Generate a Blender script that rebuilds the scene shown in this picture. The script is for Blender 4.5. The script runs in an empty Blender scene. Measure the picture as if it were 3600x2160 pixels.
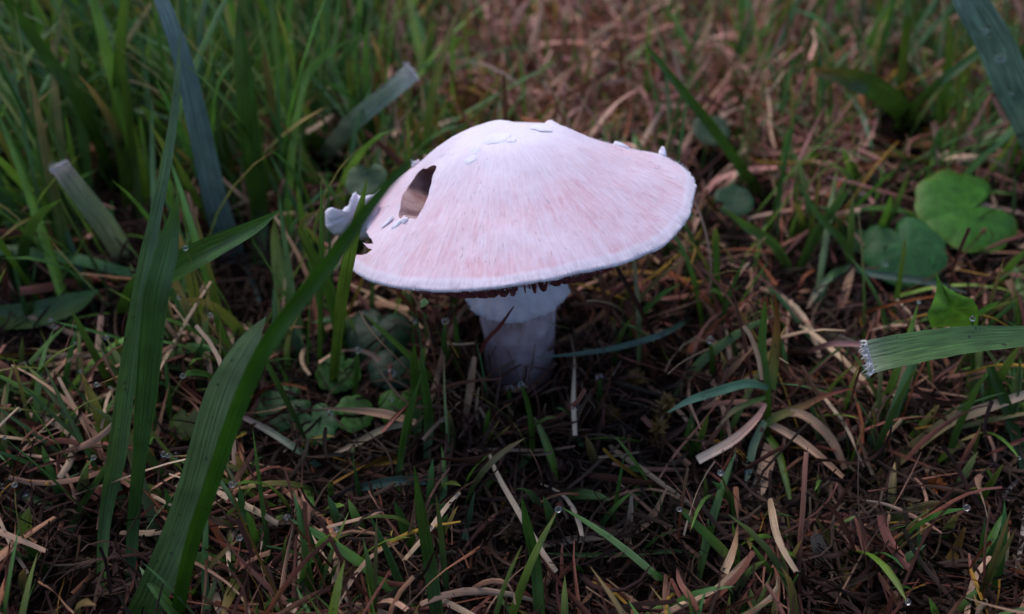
import bpy, bmesh, math, random
import numpy as np
from mathutils import Vector, Matrix, noise

random.seed(7)
RNG = np.random.default_rng(11)
SC = bpy.context.scene
COL = SC.collection
CM = 0.01                                   # everything below is laid out in centimetres

# ------------------------------------------------------------------ camera
F_PX = 3200.0                               # focal length in pixels of the 3600 x 2160 photograph
PITCH = math.radians(39.5)
CAM = np.array([0.0, -14.43, 13.73])
FWD = np.array([0.0, math.cos(PITCH), -math.sin(PITCH)])
UPV = np.array([0.0, math.sin(PITCH), math.cos(PITCH)])
cam_d = bpy.data.cameras.new("camera")
cam_d.sensor_width = 36.0
cam_d.lens = 36.0 * F_PX / 3600.0
cam_d.clip_start = 0.002
cam_d.clip_end = 50.0
cam_d.dof.use_dof = True
cam_d.dof.focus_distance = 0.152
cam_d.dof.aperture_fstop = 13.0
cam_o = bpy.data.objects.new("camera", cam_d)
COL.objects.link(cam_o)
cam_o.location = CAM * CM
cam_o.rotation_euler = (math.pi / 2 - PITCH, 0, 0)
SC.camera = cam_o

# ------------------------------------------------------------------ light
SUN_EL, SUN_AZ = math.radians(62), math.radians(-35)     # azimuth from +Y towards +X
world = bpy.data.worlds.new("World")
SC.world = world
world.use_nodes = True
wn = world.node_tree
sky = wn.nodes.new("ShaderNodeTexSky")
sky.sky_type = 'NISHITA'
sky.sun_disc = False
sky.sun_elevation = SUN_EL
sky.sun_rotation = SUN_AZ
sky.air_density = 1.0
sky.dust_density = 2.5
sky.ozone_density = 3.5
wn.links.new(sky.outputs[0], wn.nodes["Background"].inputs[0])
wn.nodes["Background"].inputs[1].default_value = 0.132
sun_d = bpy.data.lights.new("sun", 'SUN')
sun_d.energy = 0.75
sun_d.angle = math.radians(35)
sun_d.color = (1.0, 0.89, 0.89)
sun_o = bpy.data.objects.new("sun", sun_d)
COL.objects.link(sun_o)
sd = Vector((math.sin(SUN_AZ) * math.cos(SUN_EL), math.cos(SUN_AZ) * math.cos(SUN_EL), math.sin(SUN_EL)))
sun_o.rotation_euler = sd.to_track_quat('Z', 'Y').to_euler()
sun_o.location = sd * 2
SC.view_settings.view_transform = 'Standard'
SC.view_settings.look = 'None'
SC.view_settings.gamma = 1.0
SC.view_settings.exposure = 0.85
SC.view_settings.use_curve_mapping = False
SC.cycles.use_denoising = True
SC.cycles.max_bounces = 8
SC.cycles.transmission_bounces = 6
SC.cycles.caustics_reflective = False

# ------------------------------------------------------------------ layout helpers (cm)
def ray(u, v):
    d = FWD + np.array([1.0, 0, 0]) * (u - 1800) / F_PX - UPV * (v - 1080) / F_PX
    return d

def at_y(u, v, y):
    d = ray(u, v)
    return CAM + d * (y - CAM[1]) / d[1]

def at_z(u, v, z=0.0):
    d = ray(u, v)
    return CAM + d * (z - CAM[2]) / d[2]

def project(p):
    p = np.asarray(p, float) - CAM
    dep = p @ FWD
    u = 1800 + F_PX * p[..., 0] / dep
    v = 1080 - F_PX * (p @ UPV) / dep
    return u, v, dep

def pxcm(p):                                # centimetres per photograph pixel at p
    return float((np.asarray(p) - CAM) @ FWD) / F_PX

def catmull(P, n):
    P = np.asarray(P, float)
    if len(P) == 2:
        t = np.linspace(0, 1, n)[:, None]
        return P[0] * (1 - t) + P[1] * t
    Q = np.vstack([2 * P[0] - P[1], P, 2 * P[-1] - P[-2]])
    m = len(P) - 1
    out = []
    for t in np.linspace(0, m, n):
        i = min(int(t), m - 1)
        f = t - i
        a, b, c, d = Q[i], Q[i + 1], Q[i + 2], Q[i + 3]
        out.append(0.5 * (2 * b + (c - a) * f + (2 * a - 5 * b + 4 * c - d) * f * f + (3 * b - a - 3 * c + d) * f ** 3))
    return np.array(out)

def ground_h(x, y):
    x = np.asarray(x, float); y = np.asarray(y, float)
    return 0.12 * np.sin(0.9 * x + 0.4) * np.cos(0.8 * y) + 0.10 * np.sin(0.37 * x - 0.53 * y + 1) - 0.05

WL = {}
SEEN = []                                   # world points of the things one can point at, to keep the filler grass off them
def obj(name, verts, faces, mat, parent=None, origin=None, uvs=None, cols=None, smooth=True, mats=None, midx=None):
    """One mesh object. Vertices in world centimetres; uvs and cols per vertex."""
    V = np.asarray(verts, float)
    if name not in ("ground", "grass_turf", "dead_grass_thatch"):
        SEEN.append(V)
    if origin is None:
        origin = WL[parent.name] if parent is not None else np.array([V[:, 0].mean(), V[:, 1].mean(), V[:, 2].min()])
    origin = np.asarray(origin, float)
    me = bpy.data.meshes.new(name)
    me.from_pydata(((V - origin) * CM).tolist(), [], faces if isinstance(faces, list) else faces.tolist())
    for m in (mats or [mat]):
        me.materials.append(m)
    if midx is not None:
        me.polygons.foreach_set("material_index", midx)
    lv = None
    if uvs is not None:
        lv = np.empty(len(me.loops), np.int32)
        me.loops.foreach_get("vertex_index", lv)
        ul = me.uv_layers.new(name="UVMap")
        ul.data.foreach_set("uv", np.asarray(uvs, np.float32)[lv].ravel())
    if cols is not None:
        ca = me.color_attributes.new("col", 'FLOAT_COLOR', 'POINT')
        c4 = np.ones((len(V), 4), np.float32)
        c4[:, :3] = cols
        ca.data.foreach_set("color", c4.ravel())
    if smooth:
        me.polygons.foreach_set("use_smooth", np.ones(len(me.polygons), bool))
    me.update()
    o = bpy.data.objects.new(name, me)
    COL.objects.link(o)
    if parent is not None:
        o.parent = parent
        o.location = (origin - WL[parent.name]) * CM
    else:
        o.location = origin * CM
    WL[o.name] = origin
    return o

def thing(name, label, cat, loc, group=None):
    o = bpy.data.objects.new(name, None)
    COL.objects.link(o)
    o.empty_display_size = 0.01
    o.location = np.asarray(loc, float) * CM
    WL[o.name] = np.asarray(loc, float)
    return tag(o, label, cat, group)

def tag(o, label, cat, group=None, kind=None):
    o["label"] = label
    o["category"] = cat
    if group:
        o["group"] = group
    if kind:
        o["kind"] = kind
    return o

# ------------------------------------------------------------------ materials
def mat_new(name):
    m = bpy.data.materials.new(name)
    m.use_nodes = True
    nt = m.node_tree
    return m, nt, nt.nodes["Principled BSDF"], nt.nodes["Material Output"]

def N(nt, t, **kw):
    n = nt.nodes.new(t)
    for k, v in kw.items():
        if k.startswith("i_"):
            n.inputs[k[2:]].default_value = v
        else:
            setattr(n, k, v)
    return n

def mixcol(nt, fac, a, b, blend='MIX'):
    n = nt.nodes.new("ShaderNodeMix")
    n.data_type = 'RGBA'
    n.blend_type = blend
    for sock, val in ((n.inputs[0], fac), (n.inputs[6], a), (n.inputs[7], b)):
        if isinstance(val, (int, float)):
            sock.default_value = val
        elif isinstance(val, tuple):
            sock.default_value = (*val, 1) if len(val) == 3 else val
        else:
            nt.links.new(val, sock)
    return n.outputs[2]

def ramp(nt, src, stops):
    r = nt.nodes.new("ShaderNodeValToRGB")
    el = r.color_ramp.elements
    while len(el) < len(stops):
        el.new(0.5)
    for e, (p, c) in zip(el, stops):
        e.position = p
        e.color = (c, c, c, 1) if isinstance(c, (int, float)) else (*c, 1)
    nt.links.new(src, r.inputs[0])
    return r.outputs[0]

def leaf_material(name, rough, trans, veins, streak, spec=0.5):
    """Grass: colour from the blade's own 'col', parallel veins across the UV, streaks along it."""
    m, nt, b, out = mat_new(name)
    L = nt.links.new
    col = N(nt, "ShaderNodeAttribute", attribute_name="col").outputs["Color"]
    uv = N(nt, "ShaderNodeUVMap", uv_map="UVMap").outputs[0]
    sep = N(nt, "ShaderNodeSeparateXYZ")
    L(uv, sep.inputs[0])
    mp = N(nt, "ShaderNodeMapping")
    mp.inputs["Scale"].default_value = (veins, 0.5, 1)
    L(uv, mp.inputs[0])
    nz = N(nt, "ShaderNodeTexNoise", i_Scale=1.0, i_Detail=3.0, i_Roughness=0.6)
    L(mp.outputs[0], nz.inputs["Vector"])
    geo = N(nt, "ShaderNodeNewGeometry")
    blot = N(nt, "ShaderNodeTexNoise", i_Scale=180.0, i_Detail=3.0)
    L(geo.outputs["Position"], blot.inputs["Vector"])
    sfac = ramp(nt, nz.outputs["Fac"], [(0.3, 1.0 - streak), (0.7, 1.0 + streak * 0.5)])
    bfac = ramp(nt, blot.outputs["Fac"], [(0.3, 0.72), (0.7, 1.12)])
    c1 = mixcol(nt, 1.0, col, sfac, 'MULTIPLY')
    c2 = mixcol(nt, 1.0, c1, bfac, 'MULTIPLY')
    # dark pin-prick marks
    sp = N(nt, "ShaderNodeTexNoise", i_Scale=900.0, i_Detail=1.0)
    L(geo.outputs["Position"], sp.inputs["Vector"])
    spf = ramp(nt, sp.outputs["Fac"], [(0.70, 0.0), (0.76, 0.7)])
    c3 = mixcol(nt, spf, c2, (0.03, 0.02, 0.015))
    L(c3, b.inputs["Base Color"])
    b.inputs["Roughness"].default_value = rough
    b.inputs["Specular IOR Level"].default_value = spec
    bump = N(nt, "ShaderNodeBump", i_Strength=0.35, i_Distance=0.0004)
    L(nz.outputs["Fac"], bump.inputs["Height"])
    L(bump.outputs[0], b.inputs["Normal"])
    tr = N(nt, "ShaderNodeBsdfTranslucent")
    L(c3, tr.inputs["Color"])
    mx = N(nt, "ShaderNodeMixShader", i_Fac=trans)
    L(b.outputs[0], mx.inputs[1])
    L(tr.outputs[0], mx.inputs[2])
    L(mx.outputs[0], out.inputs["Surface"])
    return m

M_GREEN = leaf_material("green_grass", 0.36, 0.28, 16.0, 0.65)
M_DRY = leaf_material("dry_grass", 0.62, 0.08, 9.0, 0.55, 0.18)

def broad_leaf_material():
    m, nt, b, out = mat_new("broad_leaf")
    L = nt.links.new
    col = N(nt, "ShaderNodeAttribute", attribute_name="col").outputs["Color"]
    tc = N(nt, "ShaderNodeTexCoord")
    nz = N(nt, "ShaderNodeTexNoise", i_Scale=500.0, i_Detail=4.0, i_Roughness=0.65)
    L(tc.outputs["Object"], nz.inputs["Vector"])
    f = ramp(nt, nz.outputs["Fac"], [(0.3, 0.65), (0.7, 1.25)])
    c = mixcol(nt, 1.0, col, f, 'MULTIPLY')
    L(c, b.inputs["Base Color"])
    b.inputs["Roughness"].default_value = 0.5
    b.inputs["Specular IOR Level"].default_value = 0.3
    bump = N(nt, "ShaderNodeBump", i_Strength=0.4, i_Distance=0.0005)
    L(nz.outputs["Fac"], bump.inputs["Height"])
    L(bump.outputs[0], b.inputs["Normal"])
    tr = N(nt, "ShaderNodeBsdfTranslucent")
    L(c, tr.inputs["Color"])
    mx = N(nt, "ShaderNodeMixShader", i_Fac=0.25)
    L(b.outputs[0], mx.inputs[1])
    L(tr.outputs[0], mx.inputs[2])
    L(mx.outputs[0], out.inputs["Surface"])
    return m
M_LEAF = broad_leaf_material()

def soil_material():
    m, nt, b, out = mat_new("wet_soil")
    L = nt.links.new
    geo = N(nt, "ShaderNodeNewGeometry")
    nz = N(nt, "ShaderNodeTexNoise", i_Scale=220.0, i_Detail=6.0, i_Roughness=0.7)
    L(geo.outputs["Position"], nz.inputs["Vector"])
    c = ramp(nt, nz.outputs["Fac"], [(0.3, (0.002, 0.0014, 0.001)), (0.75, (0.014, 0.008, 0.005))])
    L(c, b.inputs["Base Color"])
    b.inputs["Roughness"].default_value = 0.9
    b.inputs["Specular IOR Level"].default_value = 0.05
    bump = N(nt, "ShaderNodeBump", i_Strength=0.9, i_Distance=0.002)
    L(nz.outputs["Fac"], bump.inputs["Height"])
    L(bump.outputs[0], b.inputs["Normal"])
    return m
M_SOIL = soil_material()

def cap_material():
    """Silky cap skin: radial fibres; 'fib' holds (cos, sin, radius share)."""
    m, nt, b, out = mat_new("cap_skin")
    L = nt.links.new
    at = N(nt, "ShaderNodeAttribute", attribute_name="fib")
    sep = N(nt, "ShaderNodeSeparateXYZ")
    L(at.outputs["Vector"], sep.inputs[0])
    def fibre(ang, rad, det):
        cmb = N(nt, "ShaderNodeCombineXYZ")
        for k, s in enumerate((ang, ang, rad)):
            mu = N(nt, "ShaderNodeMath", operation='MULTIPLY')
            mu.inputs[1].default_value = s
            L(sep.outputs[k], mu.inputs[0])
            L(mu.outputs[0], cmb.inputs[k])
        n = N(nt, "ShaderNodeTexNoise", i_Scale=1.0, i_Detail=det, i_Roughness=0.6, i_Distortion=0.25)
        L(cmb.outputs[0], n.inputs["Vector"])
        return n.outputs["Fac"]
    fine = fibre(58, 16, 3.0)
    mid = fibre(22, 7, 3.0)
    fleck = fibre(75, 26, 1.0)
    geo = N(nt, "ShaderNodeNewGeometry")
    blot = N(nt, "ShaderNodeTexNoise", i_Scale=95.0, i_Detail=6.0, i_Roughness=0.65)
    L(geo.outputs["Position"], blot.inputs["Vector"])
    # pink share grows outwards, broken by blotches, gone again in the white margin
    def math_(op, a, bb):
        n = N(nt, "ShaderNodeMath", operation=op)
        for k, x in enumerate((a, bb)):
            if isinstance(x, (int, float)):
                n.inputs[k].default_value = x
            else:
                L(x, n.inputs[k])
        return n.outputs[0]
    rad = ramp(nt, sep.outputs[2], [(0.20, 0.12), (0.42, 0.55), (0.60, 1.05), (0.955, 1.2), (0.978, 0.25), (1.0, 0.1)])
    bl = ramp(nt, blot.outputs["Fac"], [(0.3, 0.42), (0.65, 1.0)])
    md = ramp(nt, mid, [(0.3, 0.62), (0.7, 1.1)])
    pink = math_('MULTIPLY', math_('MULTIPLY', rad, bl), md)
    fi = ramp(nt, fine, [(0.38, 0.0), (0.62, 1.0)])
    base = mixcol(nt, fi, (0.70, 0.635, 0.71), (0.745, 0.69, 0.765))
    pk = mixcol(nt, fi, (0.585, 0.355, 0.40), (0.65, 0.425, 0.475))
    c = mixcol(nt, pink, base, pk)
    c = mixcol(nt, ramp(nt, sep.outputs[2], [(0.965, 0.0), (0.985, 1.0)]), c, mixcol(nt, fi, (0.54, 0.45, 0.50), (0.64, 0.56, 0.62)))
    fl = ramp(nt, fleck, [(0.66, 0.0), (0.76, 0.5)])
    flm = math_('MULTIPLY', fl, ramp(nt, sep.outputs[2], [(0.25, 0.0), (0.45, 0.9), (0.9, 0.9), (0.95, 0.0)]))
    c = mixcol(nt, flm, c, (0.27, 0.17, 0.17))
    L(c, b.inputs["Base Color"])
    b.inputs["Roughness"].default_value = 0.7
    b.inputs["Specular IOR Level"].default_value = 0.25
    b.inputs["Sheen Weight"].default_value = 0.15
    b.inputs["Subsurface Weight"].default_value = 0.12
    b.inputs["Subsurface Radius"].default_value = (0.0012, 0.0008, 0.0006)
    b.inputs["Subsurface Scale"].default_value = 1.0
    hh = math_('ADD', math_('MULTIPLY', fine, 0.7), math_('MULTIPLY', mid, 0.9))
    bump = N(nt, "ShaderNodeBump", i_Strength=0.22, i_Distance=0.0004)
    L(hh, bump.inputs["Height"])
    L(bump.outputs[0], b.inputs["Normal"])
    return m
M_CAP = cap_material()

def noisy(name, c0, c1, scale, rough=0.7, bump_d=0.0004, sss=0.0, stretch=(1, 1, 1)):
    m, nt, b, out = mat_new(name)
    L = nt.links.new
    tc = N(nt, "ShaderNodeTexCoord")
    mp = N(nt, "ShaderNodeMapping")
    mp.inputs["Scale"].default_value = stretch
    L(tc.outputs["Object"], mp.inputs[0])
    nz = N(nt, "ShaderNodeTexNoise", i_Scale=scale, i_Detail=5.0, i_Roughness=0.62)
    L(mp.outputs[0], nz.inputs["Vector"])
    L(ramp(nt, nz.outputs["Fac"], [(0.32, c0), (0.68, c1)]), b.inputs["Base Color"])
    b.inputs["Roughness"].default_value = rough
    b.inputs["Specular IOR Level"].default_value = 0.3
    b.inputs["Subsurface Weight"].default_value = sss
    b.inputs["Subsurface Radius"].default_value = (0.0012, 0.0008, 0.0006)
    b.inputs["Subsurface Scale"].default_value = 1.0
    bump = N(nt, "ShaderNodeBump", i_Strength=0.6, i_Distance=bump_d)
    L(nz.outputs["Fac"], bump.inputs["Height"])
    L(bump.outputs[0], b.inputs["Normal"])
    return m
M_FLESH = noisy("torn_flesh", (0.24, 0.13, 0.125), (0.44, 0.30, 0.29), 260, sss=0.1)
M_GILL = noisy("gill_brown", (0.16, 0.035, 0.04), (0.30, 0.08, 0.085), 300, 0.6)
M_STEM0 = noisy("stem_skin", (0.16, 0.095, 0.10), (0.56, 0.45, 0.52), 95, 0.75, 0.0012, 0.1, (1, 1, 0.7))
def stem_material():
    m = M_STEM0
    nt = m.node_tree
    b = nt.nodes["Principled BSDF"]
    src = b.inputs["Base Color"].links[0].from_socket
    geo = N(nt, "ShaderNodeNewGeometry")
    sep = N(nt, "ShaderNodeSeparateXYZ")
    nt.links.new(geo.outputs["Position"], sep.inputs[0])
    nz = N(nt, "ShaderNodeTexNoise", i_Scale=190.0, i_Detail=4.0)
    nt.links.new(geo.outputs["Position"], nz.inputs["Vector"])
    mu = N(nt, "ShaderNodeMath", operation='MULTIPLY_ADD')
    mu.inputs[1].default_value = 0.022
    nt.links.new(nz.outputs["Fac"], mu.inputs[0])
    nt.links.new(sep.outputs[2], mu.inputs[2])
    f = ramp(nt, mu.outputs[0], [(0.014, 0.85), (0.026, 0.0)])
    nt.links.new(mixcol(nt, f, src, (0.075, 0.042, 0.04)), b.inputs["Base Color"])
    return m
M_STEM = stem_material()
M_RING = noisy("ring_veil", (0.40, 0.35, 0.40), (0.55, 0.50, 0.57), 240, 0.75, 0.0008, 0.12)
M_WHITE = noisy("white_scrap", (0.64, 0.60, 0.66), (0.76, 0.72, 0.79), 300, 0.75, 0.0005, 0.1)
M_FRAY = noisy("frayed_fibre", (0.50, 0.46, 0.42), (0.82, 0.80, 0.78), 900, 0.7)
M_MOSS = leaf_material("moss_leaf", 0.45, 0.3, 3.0, 0.3)

def water_material():
    m, nt, b, out = mat_new("dew_water")
    b.inputs["Base Color"].default_value = (1, 1, 1, 1)
    b.inputs["Roughness"].default_value = 0.0
    b.inputs["IOR"].default_value = 1.333
    b.inputs["Transmission Weight"].default_value = 1.0
    return m
M_WATER = water_material()

# ------------------------------------------------------------------ ground
g = np.linspace(-1, 1, 161)
gx = np.sign(g) * (np.abs(g) * 40 + np.abs(g) ** 6 * 260)
XX, YY = np.meshgrid(gx, gx + 5, indexing="ij")
ZZ = ground_h(XX, YY)
vs = np.stack([XX, YY, ZZ], -1).reshape(-1, 3)
ii = np.arange(160 * 161).reshape(160, 161)[:, :160].ravel()
fs = np.stack([ii, ii + 161, ii + 162, ii + 1], 1)
o = obj("ground", vs, fs, M_SOIL, origin=(0, 0, 0))
o["kind"] = "structure"
o["label"] = "dark wet soil showing between the grass"

# ------------------------------------------------------------------ the mushroom
CAP_C = np.array([0.04, 0.0, 4.24])
TILT, ROLL = math.radians(12.0), math.radians(8.5)
RCAP = np.array(Matrix.Rotation(-ROLL, 3, 'Y') @ Matrix.Rotation(-TILT, 3, 'X'))
PR = catmull([(0, 1.56), (0.5, 1.54), (1.0, 1.44), (1.5, 1.22), (2.0, 0.92), (2.5, 0.64), (3.0, 0.34), (3.3, 0.16), (3.5, 0.02), (3.7, -0.12)], 400)
def prof(r):
    return np.interp(r, PR[:, 0], PR[:, 1])
def rim_r(t):
    d = np.abs((t - math.pi + math.pi) % (2 * math.pi) - math.pi)
    return 3.32 * (1 + 0.012 * np.sin(3 * t + 1) + 0.008 * np.sin(7 * t) + 0.004 * np.sin(19 * t + 2)) - 0.42 * np.exp(-(d / 0.30) ** 2)
def gauss(x, y, cx, cy, s):
    return np.exp(-((x - cx) ** 2 + (y - cy) ** 2) / (s * s))
def wob(x, y, z, s):
    return np.array([noise.noise((a * s, b_ * s, c * s)) for a, b_, c in zip(np.ravel(x), np.ravel(y), np.ravel(z))]).reshape(np.shape(x))
def cap_surf(v, t):
    """Outer skin, cap-local cm, for radius share v and angle t."""
    R = rim_r(t)
    r = v * R
    x, y = r * np.cos(t), r * np.sin(t)
    z = prof(v * 3.5)
    z = z + 0.07 * np.sin(3 * t + 0.6) * v ** 4 + 0.03 * np.sin(5 * t + 2) * v ** 3
    z = z - 0.16 * gauss(x, y, 0.45, 0.75, 0.34) + 0.09 * gauss(x, y, 0.86, 0.75, 0.14) + 0.03 * gauss(x, y, -0.15, 0.7, 0.3) - 0.11 * gauss(x, y, 1.75, 0.7, 0.75) + 0.06 * gauss(x, y, 2.9, 1.1, 0.5)
    z = z + 0.035 * gauss(x, y, -0.75, 0.2, 0.14) - 0.08 * gauss(x, y, -2.2, -0.9, 0.5)
    return np.stack([x, y, z], -1)
def to_world(L_):
    return L_ @ RCAP.T + CAP_C

NT, NV = 300, 72
tt = np.linspace(0, 2 * math.pi, NT, endpoint=False) + math.pi / 2
vv = np.linspace(0, 1, NV + 1)[1:] ** 0.85
Tg, Vg = np.meshgrid(tt, vv)
outer = cap_surf(Vg, Tg)
wn_ = wob(outer[..., 0], outer[..., 1], outer[..., 2], 1.7)
wf = wob(outer[..., 0], outer[..., 1], outer[..., 2], 9.0)
outer[..., 2] += 0.035 * wn_ + 0.007 * wf
rim = outer[-1]
rr_ = np.linalg.norm(rim[:, :2], axis=1)[:, None]
rd = np.concatenate([rim[:, :2] / rr_, np.zeros((NT, 1))], 1)
fz = wf[-1][:, None]
loops = [outer[k] for k in range(NV)]
for dr, dz in ((0.025, -0.022), (0.032, -0.052), (0.012, -0.082), (-0.05, -0.11)):
    loops.append(rim + rd * (dr + 0.03 * fz) + np.array([0, 0, dz]) + np.array([0, 0, 1.0]) * 0.025 * fz)
for k in range(14):
    f = 1 - (k + 1) / 15.0
    v_ = 0.955 * f
    s = cap_surf(np.full(NT, v_), tt)
    s[:, 2] -= 0.17 + 0.85 * (1 - f) ** 0.9
    loops.append(s)
V = np.concatenate([[[0, 0, 1.56]]] + loops + [[[0, 0, 0.54]]])
F = []
for j in range(NT):
    F.append((0, 1 + j, 1 + (j + 1) % NT))
nl = len(loops)
for k in range(nl - 1):
    a0 = 1 + k * NT
    b0 = a0 + NT
    for j in range(NT):
        j2 = (j + 1) % NT
        F.append((a0 + j, b0 + j, b0 + j2, a0 + j2))
last = 1 + (nl - 1) * NT
for j in range(NT):
    F.append((last + j, len(V) - 1, last + (j + 1) % NT))
mush = thing("mushroom", "pale pinkish white field mushroom with a torn hole in its cap", "mushroom", (0.1, 0, 0))
cap = obj("cap", to_world(V), F, None, mush, origin=CAP_C, mats=[M_CAP, M_FLESH])

# tears: cutters taken away from the solid cap
grid_w = to_world(outer)
gu, gv, gd = project(grid_w)
def on_cap(u, v):
    e = (gu - u) ** 2 + (gv - v) ** 2 + (gd - gd.min()) ** 2 * 60
    k = np.unravel_index(np.argmin(e), e.shape)
    q = np.array([Vg[k], Tg[k]])
    def f_(q):
        p = to_world(cap_surf(np.array(q[0]), np.array(q[1])))
        a, b_, _ = project(p)
        return np.array([a, b_]), p
    for _ in range(6):                       # walk along the skin to the exact spot
        c0_, p = f_(q)
        J = np.stack([(f_(q + d_)[0] - c0_) / 1e-3 for d_ in (np.array([1e-3, 0]), np.array([0, 1e-3]))], 1)
        if abs(np.linalg.det(J)) < 1e3:
            break
        q = q + np.clip(np.linalg.solve(J, np.array([u, v]) - c0_), -0.05, 0.05)
    return f_(q)[1]
def solid_between(A, B):
    n = len(A)
    f = [tuple(range(n))[::-1], tuple(range(n, 2 * n))] + [(i, (i + 1) % n, n + (i + 1) % n, n + i) for i in range(n)]
    return np.concatenate([A, B]), f
def cutter(A, B):
    Vc, Fc = solid_between(np.asarray(A), np.asarray(B))
    me = bpy.data.meshes.new("cutter")
    me.from_pydata((Vc * CM).tolist(), [], Fc)
    for m in (M_CAP, M_FLESH):
        me.materials.append(m)
    me.polygons.foreach_set("material_index", np.ones(len(me.polygons), np.int32))
    bm = bmesh.new(); bm.from_mesh(me); bmesh.ops.recalc_face_normals(bm, faces=bm.faces); bm.to_mesh(me); bm.free()
    c = bpy.data.objects.new("cutter", me)
    COL.objects.link(c)
    return c
hole_px = [(1534, 576), (1541, 589), (1530, 608), (1521, 628), (1518, 648), (1509, 667), (1505, 690), (1493, 715), (1484, 736), (1471, 752), (1463, 774),
           (1448, 768), (1434, 772), (1424, 766), (1419, 755), (1412, 768), (1404, 772), (1396, 756), (1404, 740), (1409, 722), (1414, 685), (1428, 662), (1445, 641), (1458, 620), (1474, 600), (1490, 589), (1504, 582)]
HP = np.array([on_cap(*p) for p in hole_px])
HP = catmull(np.vstack([HP, HP[:1]]), len(HP) * 2 + 1)[:-1]
HP = 0.25 * np.roll(HP, 1, 0) + 0.5 * HP + 0.25 * np.roll(HP, -1, 0)
hn = HP.mean(0) - (CAP_C + np.array([-0.6, 0.1, 0.0]))
hn /= np.linalg.norm(hn)
notch_px = [(1150, 960), (1225, 905), (1257, 897), (1274, 897), (1290, 892), (1309, 878), (1294, 873), (1276, 854), (1290, 858), (1312, 857), (1306, 840), (1298, 834), (1290, 818), (1262, 812), (1200, 838), (1120, 850)]
NA = np.array([CAM + ray(u, v) * 13.4 for u, v in notch_px])
NB = np.array([CAM + ray(u, v) * 17.6 for u, v in notch_px])
hd_ = np.array([0.20 + 0.42 * (p[0] - 1396) / 145 for p in hole_px])[:, None]
cutters = [cutter(HP - hn * 1.4 + (HP.mean(0) - HP) * 0.05, HP + hn * 0.6), cutter(NA, NB)]
for c in cutters:
    md = cap.modifiers.new("tear", 'BOOLEAN')
    md.operation = 'DIFFERENCE'
    md.object = c
    md.solver = 'EXACT'
dg = bpy.context.evaluated_depsgraph_get()
new = bpy.data.meshes.new_from_object(cap.evaluated_get(dg))
cap.modifiers.clear()
cap.data = new
new.name = "cap"
for c in cutters:
    bpy.data.objects.remove(c)
co = np.empty(len(new.vertices) * 3, np.float32)
new.vertices.foreach_get("co", co)
loc = (co.reshape(-1, 3).astype(float) / CM) @ RCAP
th = np.arctan2(loc[:, 1], loc[:, 0])
sh = np.linalg.norm(loc[:, :2], axis=1) / rim_r(th)
fa = new.attributes.new("fib", 'FLOAT_VECTOR', 'POINT')
fa.data.foreach_set("vector", np.stack([np.cos(th), np.sin(th), sh], 1).astype(np.float32).ravel())
mi = np.empty(len(new.polygons), np.int32); new.polygons.foreach_get("material_index", mi)
new.polygons.foreach_set("use_smooth", np.ones(len(mi), bool))
new.set_sharp_from_angle(angle=math.radians(55))

# gills
def gill_mesh(r0, r1, seed):
    rng = random.Random(seed)
    R_ = np.linspace(r0, r1, 8)
    top = prof(R_) - 0.30 - 0.2 * (1 - R_ / 3.5)
    low = np.interp(R_, [0.8, 1.1, 1.6, 2.2, 2.65, 2.98, 3.2], [-0.15, -0.42, -0.64, -0.67, -0.51, -0.30, -0.06]) + rng.uniform(-0.05, 0.03) * np.sin((R_ - r0) / (r1 - r0) * 3.14)
    if r0 > 1.5:
        low = low + 0.25 * (1 - (R_ - r0) / (r1 - r0))
    low = np.minimum(low, top - 0.02)
    v_, f_ = [], []
    for r, a, b_ in zip(R_, top, low):
        v_ += [(r, 0.022, a), (r, -0.022, a), (r, 0.010, b_), (r, -0.010, b_)]
    for k in range(7):
        i = k * 4
        f_ += [(i, i + 4, i + 6, i + 2), (i + 1, i + 3, i + 7, i + 5), (i + 2, i + 6, i + 7, i + 3)]
    f_ += [(0, 2, 3, 1), (28, 29, 31, 30)]
    me = bpy.data.meshes.new("gill")
    me.from_pydata([(a * CM, b_ * CM, c * CM) for a, b_, c in v_], [], f_)
    me.materials.append(M_GILL)
    return me
gm = [gill_mesh(0.85, 3.16, s) for s in range(5)]
gs = [gill_mesh(2.0, 3.16, s + 9) for s in range(4)]
RM = Matrix(RCAP.tolist())
for k in range(92):
    for half in (0, 1):
        a = (k + 0.5 * half + random.uniform(-0.15, 0.15)) / 92 * 2 * math.pi
        if math.pi - 0.3 < a < math.pi + 0.62:
            continue
        go = bpy.data.objects.new("gill", random.choice(gs if half else gm))
        COL.objects.link(go)
        go.parent = cap
        go.rotation_euler = (RM @ Matrix.Rotation(a, 3, 'Z')).to_euler()

# stem
S0, S1 = np.array([0.20, 0.0, -0.25]), np.array([0.02, 0.0, 4.9])
ns, nt_ = 46, 64
SV = []
for i in range(ns):
    f = i / (ns - 1)
    c = S0 * (1 - f) + S1 * f
    rad = np.interp(f, [0, 0.08, 0.2, 0.4, 0.62, 1.0], [0.78, 0.76, 0.75, 0.76, 0.75, 0.7])
    for j in range(nt_):
        a = 2 * math.pi * j / nt_
        d = np.array([math.cos(a), math.sin(a), 0])
        p = c + d * rad
        n1 = noise.noise(Vector(p * 1.6)) * 0.07 + noise.noise(Vector(p * 4.5)) * 0.035 + noise.noise(Vector(p * 11)) * 0.012
        SV.append(p + d * n1)
SF = [(i * nt_ + j, i * nt_ + (j + 1) % nt_, (i + 1) * nt_ + (j + 1) % nt_, (i + 1) * nt_ + j) for i in range(ns - 1) for j in range(nt_)]
SF += [tuple(range(nt_))[::-1], tuple((ns - 1) * nt_ + j for j in range(nt_))]
obj("stem", SV, SF, M_STEM, mush)
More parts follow.
